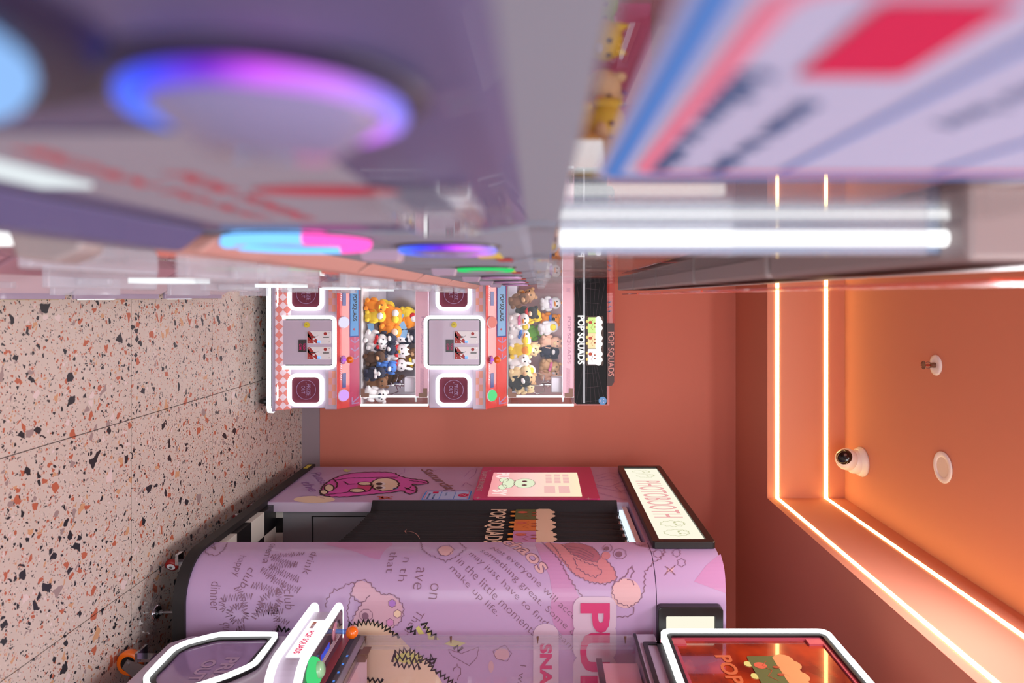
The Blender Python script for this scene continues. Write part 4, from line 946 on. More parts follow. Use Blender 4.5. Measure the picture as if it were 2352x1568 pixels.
for pts in ([(770,1103),(800,1098),(850,1097),(915,1096)], [(765,1100),(775,1110),(772,1122)], [(790,1106),(800,1113),(815,1112)], [(752,1136),(790,1132),(810,1128)], [(945,1118),(935,1124),(930,1120),(950,1128)], [(940,1104),(968,1107),(978,1109)], [(835,1115),(858,1114),(848,1128),(838,1130)]): stroke(b4, sX, furry(W(pts), .003, .014), .008, .0022)
b4.build_each('black_ink_doodle', M['inkblack'], rear)
b5 = MB(); fill(b5, sX, W([(822,1114),(858,1114),(846,1127),(820,1124)]), .0015); b5.build('muzzle_print', M['deeppink'], rear, fix=False)
b6 = MB(); fill(b6, sX, pe(sX, 908, 1122, 6, 2), .002); b6.build('hair_clip_print', M['blue'], rear, fix=False)
b7 = MB()
for pts in ([(868,1140),(884,1146),(902,1140)], [(870,1147),(884,1141),(900,1147)], [(878,1140),(878,1147)]): stroke(b7, sX, furry(W(pts), .004, .01), .008, .0022)
b7.build('orange_scribble', M['orangeink'], rear, fix=False)
b8 = MM(); wt('Pause', (713,1086), (738,1113), .05, b8, .0, sX); wt('the', (690,1108), (712,1130), .05, b8, .0, sX)
for pts, c_ in (([(770,1082),(790,1078),(800,1086)], 0), ([(870,1080),(885,1076),(905,1079),(930,1076),(928,1086),(915,1090)], 0), ([(980,1078),(1000,1080),(1010,1078)], 0), ([(1066,1095),(1080,1080),(1095,1076),(1092,1088),(1078,1100)], 0), ([(1060,1118),(1070,1108),(1085,1116)], 0), ([(1200,1075),(1225,1080),(1240,1075)], 0),
               ([(1360,1095),(1400,1085),(1430,1092),(1428,1106),(1400,1118),(1365,1112)], 1), ([(1372,1100),(1400,1092),(1420,1098)], 0), ([(1372,1106),(1400,1100),(1420,1104)], 0), ([(1412,1118),(1440,1114),(1448,1124),(1425,1128)], 1), ([(1168,1154),(1200,1150),(1230,1154)], 0), ([(1255,1154),(1290,1150),(1310,1154)], 0), ([(690,1140),(720,1138),(745,1145)], 0)): stroke(b8, sX, furry(W(pts), .002, .012, bool(c_)), .003, .0012, bool(c_))
for s_, a, b in (('every tomorrow', (1362,1118), (1452,1138)), ('mystery, a gift', (1360,1130), (1436,1150))): wt(s_, a, b, .022, b8, -.01, sX)
b8.build_each('ink_doodle', mat('violet_ink', (150, 104, 168), .45), rear)
b9 = MB(); wt('Saturday', (958,1079), (1030,1136), .075, b9, .012, sX, .0016); b9.build('brown_lettering', mat('brown_ink', (132, 88, 92), .45), rear, fix=False)
ys = MB(); fill(ys, sX, W([(788,1080),(794,1077),(800,1080),(806,1078),(804,1082),(798,1084),(792,1083)]), .0014); ys.build('star_print', M['yellowink'], rear, fix=False)
gb = MB(); text(gb, sX, 'booth', sX.inv(1325,1085), sX.inv(1395,1097), .05, .012, .02); gb.build('corner_lettering', M['deeppink'], rear, fix=False) if False else None
# screen board
a = sX.inv(1085,1150.5); b = sX.inv(1378,1150.5); far = -BX*F/(1077-CY)
board = MB().prism([sX.p(u, v, 0) for u, v in rrect(far, a[1], a[0], b[1], .012)], (-.012,0,0)).build('screen_board', M['deeppink'], bo)
Sb = SX(BX-.012); c1 = Sb.inv(1120,1140); c2 = Sb.inv(1337,1140); fu = -Sb.X*F/(1086-CY)
m = bpy.data.materials.new('screen_glow'); m.use_nodes = True; nt = m.node_tree; nt.nodes.clear()
tc = nt.nodes.new('ShaderNodeTexCoord'); sx_ = nt.nodes.new('ShaderNodeSeparateXYZ'); rp = nt.nodes.new('ShaderNodeValToRGB'); em = nt.nodes.new('ShaderNodeEmission'); ou = nt.nodes.new('ShaderNodeOutputMaterial')
nt.links.new(tc.outputs['Generated'], sx_.inputs[0]); nt.links.new(sx_.outputs['Z'], rp.inputs[0]); nt.links.new(rp.outputs[0], em.inputs[0]); nt.links.new(em.outputs[0], ou.inputs[0])
rp.color_ramp.elements[0].color = rgb(246,160,164); rp.color_ramp.elements[1].color = rgb(255,238,200); x = rp.color_ramp.elements.new(.45); x.color = rgb(255,214,206)
scn = MB().prism([Sb.p(u, v, 0) for u, v in rrect(fu, c1[1], c1[0], c2[1], .004)], (-.003,0,0)).build('screen', m, board)
Sc2 = SX(BX-.0155); k1 = MM(); k2 = MM(); hgt = c2[1]-c1[1]; wid = c1[0]-fu
kk = lambda x, y: (fu+wid*x, c1[1]+hgt*y)
for cx_, cy_, rx_, ry_ in ((.5,.20,.20,.07),(.36,.14,.10,.05),(.66,.14,.10,.05),(.5,.38,.20,.12)): fill(k1, Sc2, ell(*kk(cx_,cy_), rx_*wid, ry_*hgt), .0004+cy_*.001)
k1.build_each('screen_art', emit('screen_pale', (232, 240, 206), 1.0), scn)
for cx_, cy_, rx_, ry_ in ((.5,.20,.20,.07),(.36,.14,.10,.05),(.66,.14,.10,.05),(.5,.38,.20,.12)): stroke(k2, Sc2, furry(ell(*kk(cx_,cy_), rx_*wid, ry_*hgt), .002, .01, True), .0025, .0012, True)
for e_ in (.42,.58): fill(k2, Sc2, ell(*kk(e_,.38), .014, .014, 10), .0012)
k2.build_each('screen_line_art', M['ink'], scn)
k3 = MM(); text(k3, Sc2, 'PU', kk(.02,.04), kk(.26,.04), .07, .0002, .04); text(k3, Sc2, 'BY', kk(.76,.04), kk(.98,.04), .07, .0002, .04); k3.build_each('screen_lettering', emit('screen_letter', (255, 232, 226), 1.0), scn)
k4 = MM()
for i in range(3):
    for j in range(3): fill(k4, Sc2, rrect(*kk(.10+.14*i,.62+.1*j), *kk(.10+.14*i+.11,.62+.1*j+.07), .002), .0006)
for i in range(2): fill(k4, Sc2, rrect(*kk(.62,.60+.16*i), *kk(.9,.60+.16*i+.12), .002), .0006)
k4.build_each('screen_frame', emit('screen_pink', (250, 196, 190), .95), scn)
b_ = MB(); v_ = sX.inv(1094,1132)[1]; text(b_, Sb, 'SNAP THE MOMENT', (-BX*F/(1087-CY), v_), (-BX*F/(1134-CY), v_), .028, .001, .02)
for px, py in ((1126,1081),(1098,1143.5),(1352,1145)):
    cu, cv = Sb.inv(px, py); b_ and fill(b_, Sb, [(cu+math.sin(PI*i/4)*(.022 if i % 2 == 0 else .006), cv+math.cos(PI*i/4)*(.016 if i % 2 == 0 else .005)) for i in range(8)], .001)
b_.build('board_lettering', M['creamp'], board, fix=False)
# instruction card
def info_card(S, u0, v0, u1, v1, h, parent, nm, th=.001):
    W_ = u1-u0; H_ = v1-v0; n_ = S.p(0,0,1)-S.p(0,0,0)
    c = MB().prism([S.p(*p, h) for p in rrect(u0, v0, u1, v1, .06*W_)], n_*th).build(nm, mat('card_white', (176, 186, 222), .9, spec=0.0), parent)
    g = h+th; rr_ = lambda i, col, w_: stroke(MB(), S, rrect(u0+W_*i, v0+W_*i, u1-W_*i, v1-W_*i, .05*W_), w_*W_, g+.0004, True).build('card_border', col, c, fix=False)
    rr_(.03, mat('card_blue', (84, 136, 214), .9, spec=0.0), .035); rr_(.085, mat('card_rose', (214, 130, 160), .9, spec=0.0), .028)
    q = lambda x, y: (u0+W_*x, v0+H_*y)
    t1 = MM(); text(t1, S, 'follow us online', q(.3,.10), q(.9,.10), H_*.05, g+.0006, .02); text(t1, S, 'scan to play', q(.42,.20), q(.92,.20), H_*.06, g+.0006, .03)
    text(t1, S, 'tap to buy', q(.22,.44), q(.55,.44), H_*.06, g+.0006, .01); t1.build_each('card_text', mat('card_ink', (48, 86, 140), .9, spec=0.0), c)
    t2 = MM(); fill(t2, S, rrect(*q(.12,.17), *q(.32,.29), .01*W_), g+.0005)
    fill(t2, S, ell(*q(.5,.84), W_*.17, W_*.17*1.0, 24), g+.0006); t2.build_each('card_emblem', mat('card_red', (196, 52, 92), .9, spec=0.0), c)
    t3 = MB(); text(t3, S, '?', q(.44,.775), q(.56,.775), H_*.13, g+.001, .03); t3.build('card_question_mark', M['white'], c, fix=False)
    t4 = MM(); 
    for y in (.36, .66): stroke(t4, S, [q(.1,y), q(.9,y)], H_*.012, g+.0006)
    t4.build_each('card_rule', mat('card_blue', (84, 136, 214), .9, spec=0.0), c)
    return c
a = sX.inv(966,1149.5); b = sX.inv(1078,1149.5); info_card(sX, -BX*F/(1128-CY), a[1], a[0], b[1], .002, rear, 'instruction_card')
MB().box(BX-.013, BX-.012, 3.80, 3.882, Z0-.035, Z0-.012).build('plinth_sticker', M['yellow'], bo)

# ------------------------------------------------------------------ near right claw machine
rm = thing('claw_machine', (1.5, 2.2, 0), 'large lilac claw machine with orange joystick in front of the photo booth', 'claw machine')
XM, YM = 1.2, 2.42; YN = 1.55
sM = SX(XM)
MB().prism([(x_, YM-.0, CH-1.23) for x_ in ()] or [(XM, YM, CH-1.23), (XM, YM-.05, CH-1.285), (XM, YN, CH-1.285), (XM, YN, CH-.69), (XM, YM, CH-.69)], (.6,0,0)).build('cabinet', M['lilac'], rm, bevel=.004)
oc = [(-2.405,-.925),(-2.39,-.912),(-2.20,-.908),(-2.13,-.965),(-2.06,-1.05),(-2.06,-1.19),(-2.12,-1.232),(-2.30,-1.240),(-2.345,-1.215),(-2.408,-1.125)]
oc = [(u, CH+v) for u, v in oc]; oc = smoothp(smoothp([(a[0]*k+b[0]*(1-k), a[1]*k+b[1]*(1-k)) for a, b in zip(oc, oc[1:]+oc[:1]) for k in (.88, .12)], True, 1), True, 1)
cu_c, cv_c = sum(p[0] for p in oc)/len(oc), sum(p[1] for p in oc)/len(oc)
ins = lambda d: [(u+(cu_c-u)*d/math.hypot(cu_c-u, cv_c-v), v+(cv_c-v)*d/math.hypot(cu_c-u, cv_c-v)) for u, v in oc]
MB().ring([sM.p(*p) for p in ins(-.003)], [sM.p(*p) for p in ins(.036)], (-.012,0,0)).build('hatch_gasket', M['black'], rm)
MB().ring([sM.p(*p) for p in ins(0)], [sM.p(*p) for p in ins(.017)], (-.022,0,0)).build('hatch_light_frame', M['led'], rm)
hd_ = MB().prism([sM.p(*p) for p in ins(.034)], (-.006,0,0)).build('prize_hatch', mat('violet_acrylic', (164, 142, 190), .12, coat=.6), rm)
t_ = MB(); text(t_, sM, 'PRIZE', (-2.262, CH-1.035), (-2.075, CH-1.035), .045, .0075, .03); text(t_, sM, 'OUT', (-2.245, CH-1.098), (-2.12, CH-1.098), .045, .0075, .03); t_.build('hatch_lettering', mat('pale_violet_print', (196, 172, 206), .4), hd_, fix=False)
# control console
XD = 1.078
def dpath(x, y0, y1, r_, z):
    o = [(XM+.05, y0, z)]
    for i in range(7): t = PI/2*i/6; o.append((x+r_-r_*math.sin(t), y0-r_+r_*math.cos(t), z))
    for i in range(9): t = PI/2*i/8; o.append((x+.09-.09*math.cos(t), y1+.09-.09*math.sin(t), z))
    o.append((XM+.05, y1, z)); return o
for z in (-.785, -.700):
    pp = dpath(XD, 2.398, 1.965, .022, CH+z); MB().tube(pp, .0125, n=12).build('console_light_rim', M['led'], rm)
MB().prism([(x_, y_, CH-.785) for x_, y_, _ in dpath(XD+.014, 2.385, 1.985, .02, 0)], (0,0,.085)).build('console', M['lilac'], rm)
ltp = MB().box(XD+.010, XD+.0145, 2.07, 2.30, CH-.768, CH-.715).build('console_lit_label', emit('label_glow', (255, 246, 250), 1.15), rm)
SL = SX(XD+.0095); t_ = MB(); text(t_, SL, 'POP SQUADS', (-2.225, CH-.755), (-2.083, CH-.755), .024, .0005, .03); t_.build('label_lettering', emit('label_pink', (245, 60, 110), .9), ltp, fix=False)
cake_logo(ltp, SL, (-2.285, CH-.757), (-2.24, CH-.757), .026, .0005, [M['palecoral'], M['pale'], M['pale']], emit('label_glow', (255,246,250), 1.15))
tpn = MB().prism([(x_, y_, CH-.698) for x_, y_, _ in dpath(XD+.008, 2.392, 1.975, .02, 0)], (0,0,.010)).build('console_top', mat('aubergine_gloss', (66, 50, 66), .1, coat=.6), rm)
zc = CH-.688
pl_ = MB(); 
for k in range(4): y = 2.37; x_ = 1.150+k*.006; pl_.box(x_, x_+.002, 2.02, 2.37, zc, zc+.0006)
pl_.build('console_pinstripe', M['pale'], tpn)
MB().lathe((1.125, 2.30, zc), (0,0,1), [(0,0),(.030,0),(.030,.002),(.010,.004),(0,.004)], 28).build('joystick_plate', mat('rose_clear', (190, 130, 150), .15, coat=.5), rm)
MB().cyl((1.125, 2.30, zc), (1.128, 2.30, CH-.640), .0075, n=14).build('joystick_shaft', clear('blue_clear', (.6,.75,1.0), 1.5, .0, .35, (120,170,255)), rm)
MB().ball((1.129, 2.30, CH-.630), .0205, 28, 18).build('joystick_ball', M['orange'], rm)
MB().box(1.128, 1.150, 2.13, 2.25, zc, zc+.001).build('display_frame', mat('display_red', (120, 24, 34), .3), rm)
MB().box(1.130, 1.148, 2.15, 2.235, zc+.001, zc+.0025).build('display', emit('display_blue', (70, 84, 205), 1.0), rm)
gc = Vector((1.128, 2.055, zc)); MB().lathe(gc, (-.25,0,.97), [(0,0),(.040,0),(.041,.010),(.036,.022),(.026,.028),(.024,.024)], 28).build('push_button_ring', emit('green_glow', (80, 222, 130), .95), rm)
MB().lathe(gc, (-.25,0,.97), [(.024,.022),(.024,.034),(.018,.040),(0,.041)], 24).build('push_button_cap', mat('green_cap', (150, 210, 160), .25, coat=.4), rm)
# ledge strips
for z0_, z1_, x_, m2, nm in ((-.690,-.664,1.195,M['deeppink'] if False else mat('dusky_red', (152, 62, 72), .4),'ledge'), (-.664,-.646,1.198,M['black'],'seal_strip'), (-.646,-.632,1.196,mat('dark_trim', (70, 62, 66), .3),'cable_channel'), (-.632,-.612,1.199,M['steel'],'metal_rail')):
    MB().box(x_, 1.26, YN, YM, CH+z0_, CH+z1_).build(nm, m2, rm)
for k in range(6): MB().box(1.194, 1.1955, 2.02+k*.05, 2.028+k*.05, CH-.642, CH-.636).build('indicator_light', emit('indicator_blue', (90,140,230), 1.0), rm)
# acrylic case
MB().box(XM, XM+.006, YN, YM, CH-.612, CH+.335).build('front_pane', M['glass'], rm)
MB().box(XM+.006, 1.80, YM-.008, YM-.002, CH-.612, CH+.335).build('far_pane', M['glass'], rm)
for k, (xx_, yy_, w_) in enumerate(((XM-.002, YM-.006, .014), (XM+.016, YM-.010, .010), (XM+.034, YM-.012, .006))): MB().box(xx_, xx_+w_, yy_-.006, yy_+.006, CH-.62, CH+.335).build('corner_bar', M['acryl'], rm)
for px in (838, 1035, 1235, 1437):
    q_ = P(px, 1462, YM-.02); MB().cyl((XM-.003, YM-.012, q_.z), (XM+.010, YM-.012, q_.z), .0045, .003, 12).cyl((XM+.010, YM-.012, q_.z), (XM+.020, YM-.012, q_.z), .0022, .0022, 8).build('pane_screw', M['bronze'], rm)
MB().box(XM+.004, XM+.03, 2.30, 2.335, CH-.612, CH-.585).box(XM-.002, XM+.002, 2.29, 2.34, CH-.60, CH-.574).build('pane_clip', M['bronze'], rm)
MB().box(XM+.03, 1.80, YN, YM-.02, CH-.63, CH-.605).build('case_floor', mat('case_floor_pink', (206, 176, 196), .3), rm)
MB().box(1.80, 1.82, YN, YM, CH-.69, CH+.335).build('case_back_frame', M['lilac'], rm) if False else None
for y in (2.30, 2.12): MB().box(XM+.045, XM+.05, y-.003, y+.003, CH-.60, CH-.35).build('lamp_reflector', M['offwhite'], rm) if False else None
MB().prism([(XM+.05, 2.33, CH+.20), (XM+.05, 2.33, CH+.335), (XM+.05, YN, CH+.335), (XM+.05, YN, CH+.24)], (.5,0,0)).build('inner_valance', mat('pink_satin', (226,176,190), .3), rm)
MB().box(XM+.035, XM+.045, YN, 2.335, CH+.195, CH+.215).build('valance_trim', mat('dark_trim2', (58, 44, 54), .3), rm)
MB().box(XM-.004, 1.80, YN, YM+.005, CH+.342, CH+.410).build('top_box', M['lilac_d'], rm, bevel=.003)
MB().box(XM-.006, XM, YN, YM+.004, CH+.335, CH+.344).build('top_seal', M['black'], rm)
band(sM, (-2.36, CH+.358, -1.6, CH+.405), (-2.345, CH+.372, -1.61, CH+.44), 'display_bezel', M['black'], rm, .004, .010, .008)
for k in range(2): MB().box(XM-.008, XM-.004, 2.05+k*.022, 2.066+k*.022, CH+.377, CH+.392).build('blue_indicator', emit('indicator_blue2', (60,140,220), 1.0), rm)
# big lit sign
R0 = (-2.415, CH+.425, -1.60, CH+1.020)
def inset(r, d): return (r[0]+d, r[1]+d, r[2]-d, r[3]-d)
MB().prism([sM.p(*p, -.002) for p in rrect(*inset(R0, -.004), .04)], (.10,0,0)).build('sign_body', mat('sign_rose', (170, 64, 84), .35), rm)
band(sM, R0, inset(R0, .018), 'sign_light_frame', M['led'], rm, .0, .028, .035)
band(sM, inset(R0, .017), inset(R0, .033), 'sign_gasket', M['black'], rm, .0, .020, .025)
band(sM, inset(R0, .031), inset(R0, .046), 'sign_flange', mat('sign_rose2', (176, 70, 88), .3), rm, .0, .012, .018)
m = bpy.data.materials.new('sign_face_glow'); m.use_nodes = True; nt = m.node_tree; b = nt.nodes['Principled BSDF']
nz = nt.nodes.new('ShaderNodeTexNoise'); nz.inputs['Scale'].default_value = 5; rp = nt.nodes.new('ShaderNodeValToRGB'); nt.links.new(nz.outputs['Fac'], rp.inputs[0]); nt.links.new(rp.outputs[0], b.inputs['Base Color'])
rp.color_ramp.elements[0].position = .35; rp.color_ramp.elements[0].color = rgb(96,16,14); rp.color_ramp.elements[1].position = .7; rp.color_ramp.elements[1].color = rgb(176,56,18)  # orange glow of the panel put into its dark red base colour
b.inputs['Roughness'].default_value = .12; b.inputs['Coat Weight'].default_value = 1.0; b.inputs['Coat Roughness'].default_value = .02
fc = MB().prism([sM.p(*p, .0) for p in rrect(*inset(R0, .045), .01)], (-.006,0,0)).build('sign_face', m, rm)
for v_ in (CH+.475, CH+.945): MB().box(XM-.014, XM-.006, 2.335, 2.37, v_-.02, v_+.03).build('sign_clip', mat('sign_rose3', (196, 84, 96), .35), rm)
t_ = MB(); text(t_, sM, 'POP SQUADS', (-2.275, CH+.575), (-1.72, CH+.575), .062, .0075, .03); t_.build('sign_lettering', mat('dull_orange_print', (204, 104, 60), .4), fc, fix=False)
cake_logo(fc, sM, (-2.27, CH+.665), (-1.72, CH+.665), .19, .0072, [mat('olive_print', (92, 100, 52), .6), mat('amber2_print', (214, 120, 50), .6), mat('mauve2_print', (190, 130, 180), .6)], mat('cream_dull', (216, 150, 96), .5))
# caster of the near machine
cw = Vector((1.254, 2.346, .043)); w_ = MB().lathe(cw+Vector((0,.012,0)), (0,-1,0), [(.026,0),(.038,0),(.043,.005),(.043,.021),(.038,.026),(.026,.026)], 32).build('caster_tyre', M['orange'], rm)
MB().cyl(cw+Vector((0,.011,0)), cw+Vector((0,-.013,0)), .031, n=28).build('caster_hub', M['black'], w_)
MB().prism([(1.235,2.33,.043),(1.265,2.33,.025),(1.33,2.33,.10),(1.33,2.33,.165),(1.28,2.33,.165)], (0,-.003,0)).cyl((1.252,2.334,.043),(1.252,2.322,.043),.008,.008,12).build('caster_fork', M['steel'], w_)
MB().box(1.20, 1.235, 2.30, 2.36, .085, .094).box(1.225,1.235,2.31,2.35,.085,.13).build('brake_pedal', M['chrome'], w_)
# crumpled film on the floor
mb = MB(); n = 26; vs = []
for j in range(n):
    for i in range(n):
        x = 1.10+.20*i/(n-1); y = 2.40+.16*j/(n-1); e = min(i, j, n-1-i, n-1-j)/4; z = .003+min(1, e)*(abs(R.gauss(0, .014))+.010)
        vs.append((x+R.uniform(-.006,.006)-.08*(j/(n-1)-.5), y+R.uniform(-.006,.006), z))
mb.v = vs; mb.f = [(j*n+i, j*n+i+1, (j+1)*n+i+1, (j+1)*n+i) for j in range(n-1) for i in range(n-1)]; mb.sm = [False]*len(mb.f)
tag(mb.build('plastic_film', clear('cling_film', (.93,.93,.94), 1.35, .08), None, fix=False), 'crumpled clear plastic film on the floor beside the levelling foot', 'plastic film')
# ------------------------------------------------------------------ row of claw machines along the left, faces the aisle
m = bpy.data.materials.new('ring_glow'); m.use_nodes = True; nt = m.node_tree; nt.nodes.clear()
tc = nt.nodes.new('ShaderNodeTexCoord'); s3 = nt.nodes.new('ShaderNodeSeparateXYZ'); rp = nt.nodes.new('ShaderNodeValToRGB'); em = nt.nodes.new('ShaderNodeEmission'); ou = nt.nodes.new('ShaderNodeOutputMaterial')
nt.links.new(tc.outputs['Generated'], s3.inputs[0]); nt.links.new(s3.outputs['Z'], rp.inputs[0]); nt.links.new(rp.outputs[0], em.inputs[0]); nt.links.new(em.outputs[0], ou.inputs[0]); em.inputs[1].default_value = 1.3
e = rp.color_ramp.elements; e[0].position = 0; e[0].color = rgb(90,130,255); e[1].position = 1; e[1].color = rgb(140,140,255)
for p_, c_ in ((.3,(70,80,255)), (.5,(120,50,210)), (.65,(214,90,255)), (.85,(210,130,255))):
    x = e.new(p_); x.color = rgb(*c_)
RG = m
RG2 = RG.copy(); RG2.name = 'lens_glow'; e = RG2.node_tree.nodes['Color Ramp'].color_ramp if 'Color Ramp' in RG2.node_tree.nodes else None
for nd in RG2.node_tree.nodes:
    if nd.type == 'VALTORGB':
        while len(nd.color_ramp.elements) > 2: nd.color_ramp.elements.remove(nd.color_ramp.elements[1])
        nd.color_ramp.interpolation = 'CONSTANT'
        nd.color_ramp.elements[0].color = rgb(120,190,255); nd.color_ramp.elements[1].position = .68; nd.color_ramp.elements[1].color = rgb(255,90,190)
    if nd.type == 'EMISSION': nd.inputs[1].default_value = 1.6
DK = mat('slate_lilac_deck', (84, 84, 126), .45, coat=.1)
GP = mat('warm_grey_panel', (134, 144, 162), .7, spec=.2)
TP = mat('taupe_panel', (150, 140, 142), .45)
XF = -.055
def row_machine(y0, label, k):
    Wd = .46; y1 = y0+Wd; g = thing('claw_machine', (-.3, y0+Wd/2, 0), label, 'claw machine', None)
    B = lambda x0, x1, a, b, z0, z1: MB().box(x0, x1, a, b, z0, z1)
    B(-.55, -.07, y0, y1, .12, .62).build('lower_cabinet', M['lilac'], g, bevel=.004)
    B(-.50, -.06, y0+.02, y1-.02, .06, .12).build('chassis', M['black'], g)
    for yy in (y0+.05, y1-.05):
        MB().lathe((-.075, yy-.012, .03), (0,1,0), [(0,0),(.022,0),(.03,.004),(.03,.020),(.022,.024),(0,.024)], 14).build('caster', M['black'], g)
    B(-.05, .006, y0+.01, y1-.01, .088, .098).build('base_shelf', M['lilac_d'], g, bevel=.002)
    MB().tube([(.004, y0+.03, .093), (.004, y0+.20, .093)], .0045, n=8).build('base_light_strip', M['led_soft'], g)
    B(-.02, .008, y0+.23, y1-.02, .080, .087).build('acrylic_lip', clear('lip_acrylic', (.85,.86,.8), 1.5, .05, .35, (214, 206, 150)), g)
    MB().prism([(-.01,y0,.10),(-.065,y0,.18),(-.2,y0,.18),(-.2,y0,.10)], (0,Wd,0)).build('kick_panel', mat('pale_kick', (206, 190, 202), .4), g)
    S_ = SXP(-.07)
    band(S_, (y0+.06, .26, y1-.06, .52), (y0+.078, .278, y1-.078, .502), 'door_light_frame', M['led_soft'], g, 0, .014, .03)
    # lower deck, lower case
    MB().prism([(-.07,y0,.60),(-.035,y0,.615),(-.035,y0,.63),(-.07,y0,.69),(-.4,y0,.69),(-.4,y0,.60)], (0,Wd,0)).build('lower_deck', mat('dusty_mauve_deck', (176, 136, 152), .35, coat=.4), g)
    B(-.062, -.057, y0+.01, y1-.01, .69, 1.047).build('lower_front_pane', M['glass'], g)
    B(-.50, -.49, y0+.01, y1-.01, .69, 1.047).build('lower_case_back', M['offwhite'], g)
    B(-.50, -.08, y0+.004, y0+.009, .69, 1.047).build('lower_side_pane', M['glass'], g)
    if k == 1:
        for xx_ in (-.050, -.075): MB().cyl((xx_, y0+.03, .70), (xx_, y0+.03, 1.04), .0075, n=10).build('lower_corner_light', M['led'], g)
        MB().prism([(-.062,y0-.012,1.035),(-.030,y0-.012,1.045),(-.026,y0-.012,1.075),(-.034,y0-.012,1.095),(-.062,y0-.012,1.10)], (0,.03,0)).build('taupe_cap', TP, g, bevel=.004)
    # middle cabinet with the upper controls
    MB().prism([(-.058,y0,1.047),(-.050,y0,1.06),(-.050,y0,1.40),(-.054,y0,1.430),(-.057,y0,1.438),(-.5,y0,1.438),(-.5,y0,1.047)], (0,Wd,0)).build('middle_cabinet', DK if k == 0 else GP, g)
    MB().prism([(-.05,y0+.004,1.13),(-.036,y0+.004,1.142),(-.034,y0+.004,1.18),(-.05,y0+.004,1.20)], (0,Wd-.008,0)).build('deck_nose', DK if k == 0 else mat('dusty_coral', (186, 140, 132), .45), g, bevel=.003)
    S2 = SXP(-.050)
    def dome(u, v, ro, ri, ring, mt, disc=None, dep=.006):
        c0 = S2.p(u, v, 0); MB().lathe(c0, (1,0,0), [(0,0),(ro,0),(ro,.001),(ro*.86,.003),(ri,.003)], 40).build('button_bezel', mat('midnight_bezel', (26, 24, 58), .4) if k == 0 else M['black'], g)
        MB().tube([S2.p(*p, .004) for p in ell(u, v, ri, ri, 40)], ring, True, 10).build('button_ring', mt, g)
        MB().lathe(c0+Vector((.002,0,0)), (1,0,0), [(ri-ring*.6,0),(ri-ring,.003),(ri*.55,dep),(0,dep+.001)], 32).build('button_cap', disc or mat('slate_cap', (120, 122, 160), .3, coat=.4), g)
    if k == 0:
        dome(y0+.113, CH-.066, .0385, .0305, .0026, RG, dep=.012)
        dome(y0+.056, CH-.152, .072, .050, .0068, emit('cyan_pink', (150, 196, 255), 1.0), emit('cyan_cap', (84, 128, 226), .6), .004)
        dome(y0+.02, CH-.030, .022, .012, .002, RG)
        B(-.050, -.047, .195, .295, CH-.215, CH-.193).build('lit_label', emit('label_white', (232, 240, 244), 1.0), g)
        cdm = MB(); S3 = SXP(-.0495)
        text(cdm, S3, 'SCAN TO PLAY', (.225, CH-.176), (.43, CH-.178), .012, .0006, .05); text(cdm, S3, 'FOR TOKENS', (.27, CH-.150), (.43, CH-.152), .013, .0006, .05)
        fill(cdm, S3, ell(.315, CH-.098, .016, .034, 24), .0008)
        cd_ = plate(S3, (.205, CH-.215, .46, CH-.075), 'instruction_sticker', mat('sticker_grey', (146, 150, 168), .8, spec=.1), g, 0, .0004, .01)
        cdm.build('sticker_lettering', mat('sticker_red', (180, 40, 66), .4), cd_, fix=False)
        MB().prism([(-.050,.30,CH-.075),(-.036,.30,CH-.070),(-.036,.30,CH-.035),(-.050,.30,CH-.030)], (0,.10,0)).build('acrylic_lug', M['acryl'], g, bevel=.003)
    else:
        dome(y0+.14, CH-.090, .052, .045, .0034, RG if k == 1 else (emit('green_ring', (60, 220, 120), 1.0) if k == 2 else M['ringprint']))
        dome(y0+.045 if k == 1 else y0+.10, CH-.205 if k == 1 else CH-.36, .062 if k == 1 else .05, .056 if k == 1 else .044, .0058 if k == 1 else .003, RG2 if k == 1 else (emit('green_lens', (70, 230, 140), 1.0) if k == 2 else M['ringprint']), dep=.004)
        y_ = y0+.24; S3 = SXP(-.0495)
        plate(S3, (y_, CH-.075, y_+.09, CH-.045), 'yellow_label', M['yellow'], g, 0, .001, .004); plate(S3, (y_+.10, CH-.055, y_+.17, CH-.035), 'red_label', M['red'], g, 0, .001, .004)
        cyb = B(-.05, -.030, y0+.02, y0+.06, 1.05, 1.09).build('acrylic_lug', M['acryl'], g, bevel=.003)
        B(-.05, -.034, y1-.10, y1-.03, 1.44, 1.47).build('acrylic_hinge', M['acryl'], g, bevel=.003)
        B(-.05, -.038, y0+.10, y0+.16, 1.09, 1.13).build('coral_catch', M['coralp'], g, bevel=.003)
        MB().prism([(-.050,y0+.18,CH-.19),(-.038,y0+.19,CH-.188),(-.038,y0+.19,CH-.15),(-.050,y0+.18,CH-.145)], (0,.03,0)).build('lilac_catch', M['lilac_d'], g, bevel=.002)
    if k:
        al = clear('hazy_acrylic', (.88,.9,.92), 1.5, .04, .3, (226, 228, 240))
        for z_, x_, ya, yb in ((.700, -.014, .01, .30), (1.135, -.016, .05, .40), (.36, -.004, .02, .26), (1.015, -.024, .03, .22)): B(-.05, x_, y0+ya, y0+yb, z_, z_+.012).build('acrylic_rail', al, g, bevel=.002)
        for z_, ya in ((.71, .06), (1.145, .12), (.372, .30), (1.02, .30)): B(-.03, -.017, y0+ya, y0+ya+.012, z_+.005, z_+.06).build('clear_bracket', M['acryl'], g, bevel=.002)
        B(-.030, -.022, y0+.06, y0+.12, .80, .90).build('white_light_stub', M['led_soft'], g)
    # side face of the cabinet that looks at the camera
    if k:
        B(-.5, -.056, y0-.004, y0, 1.05, 1.462).build('side_panel', GP, g)
    B(-.5, -.057, y0+.002, y1-.002, 1.438, 1.462).build('prize_floor', GP, g)
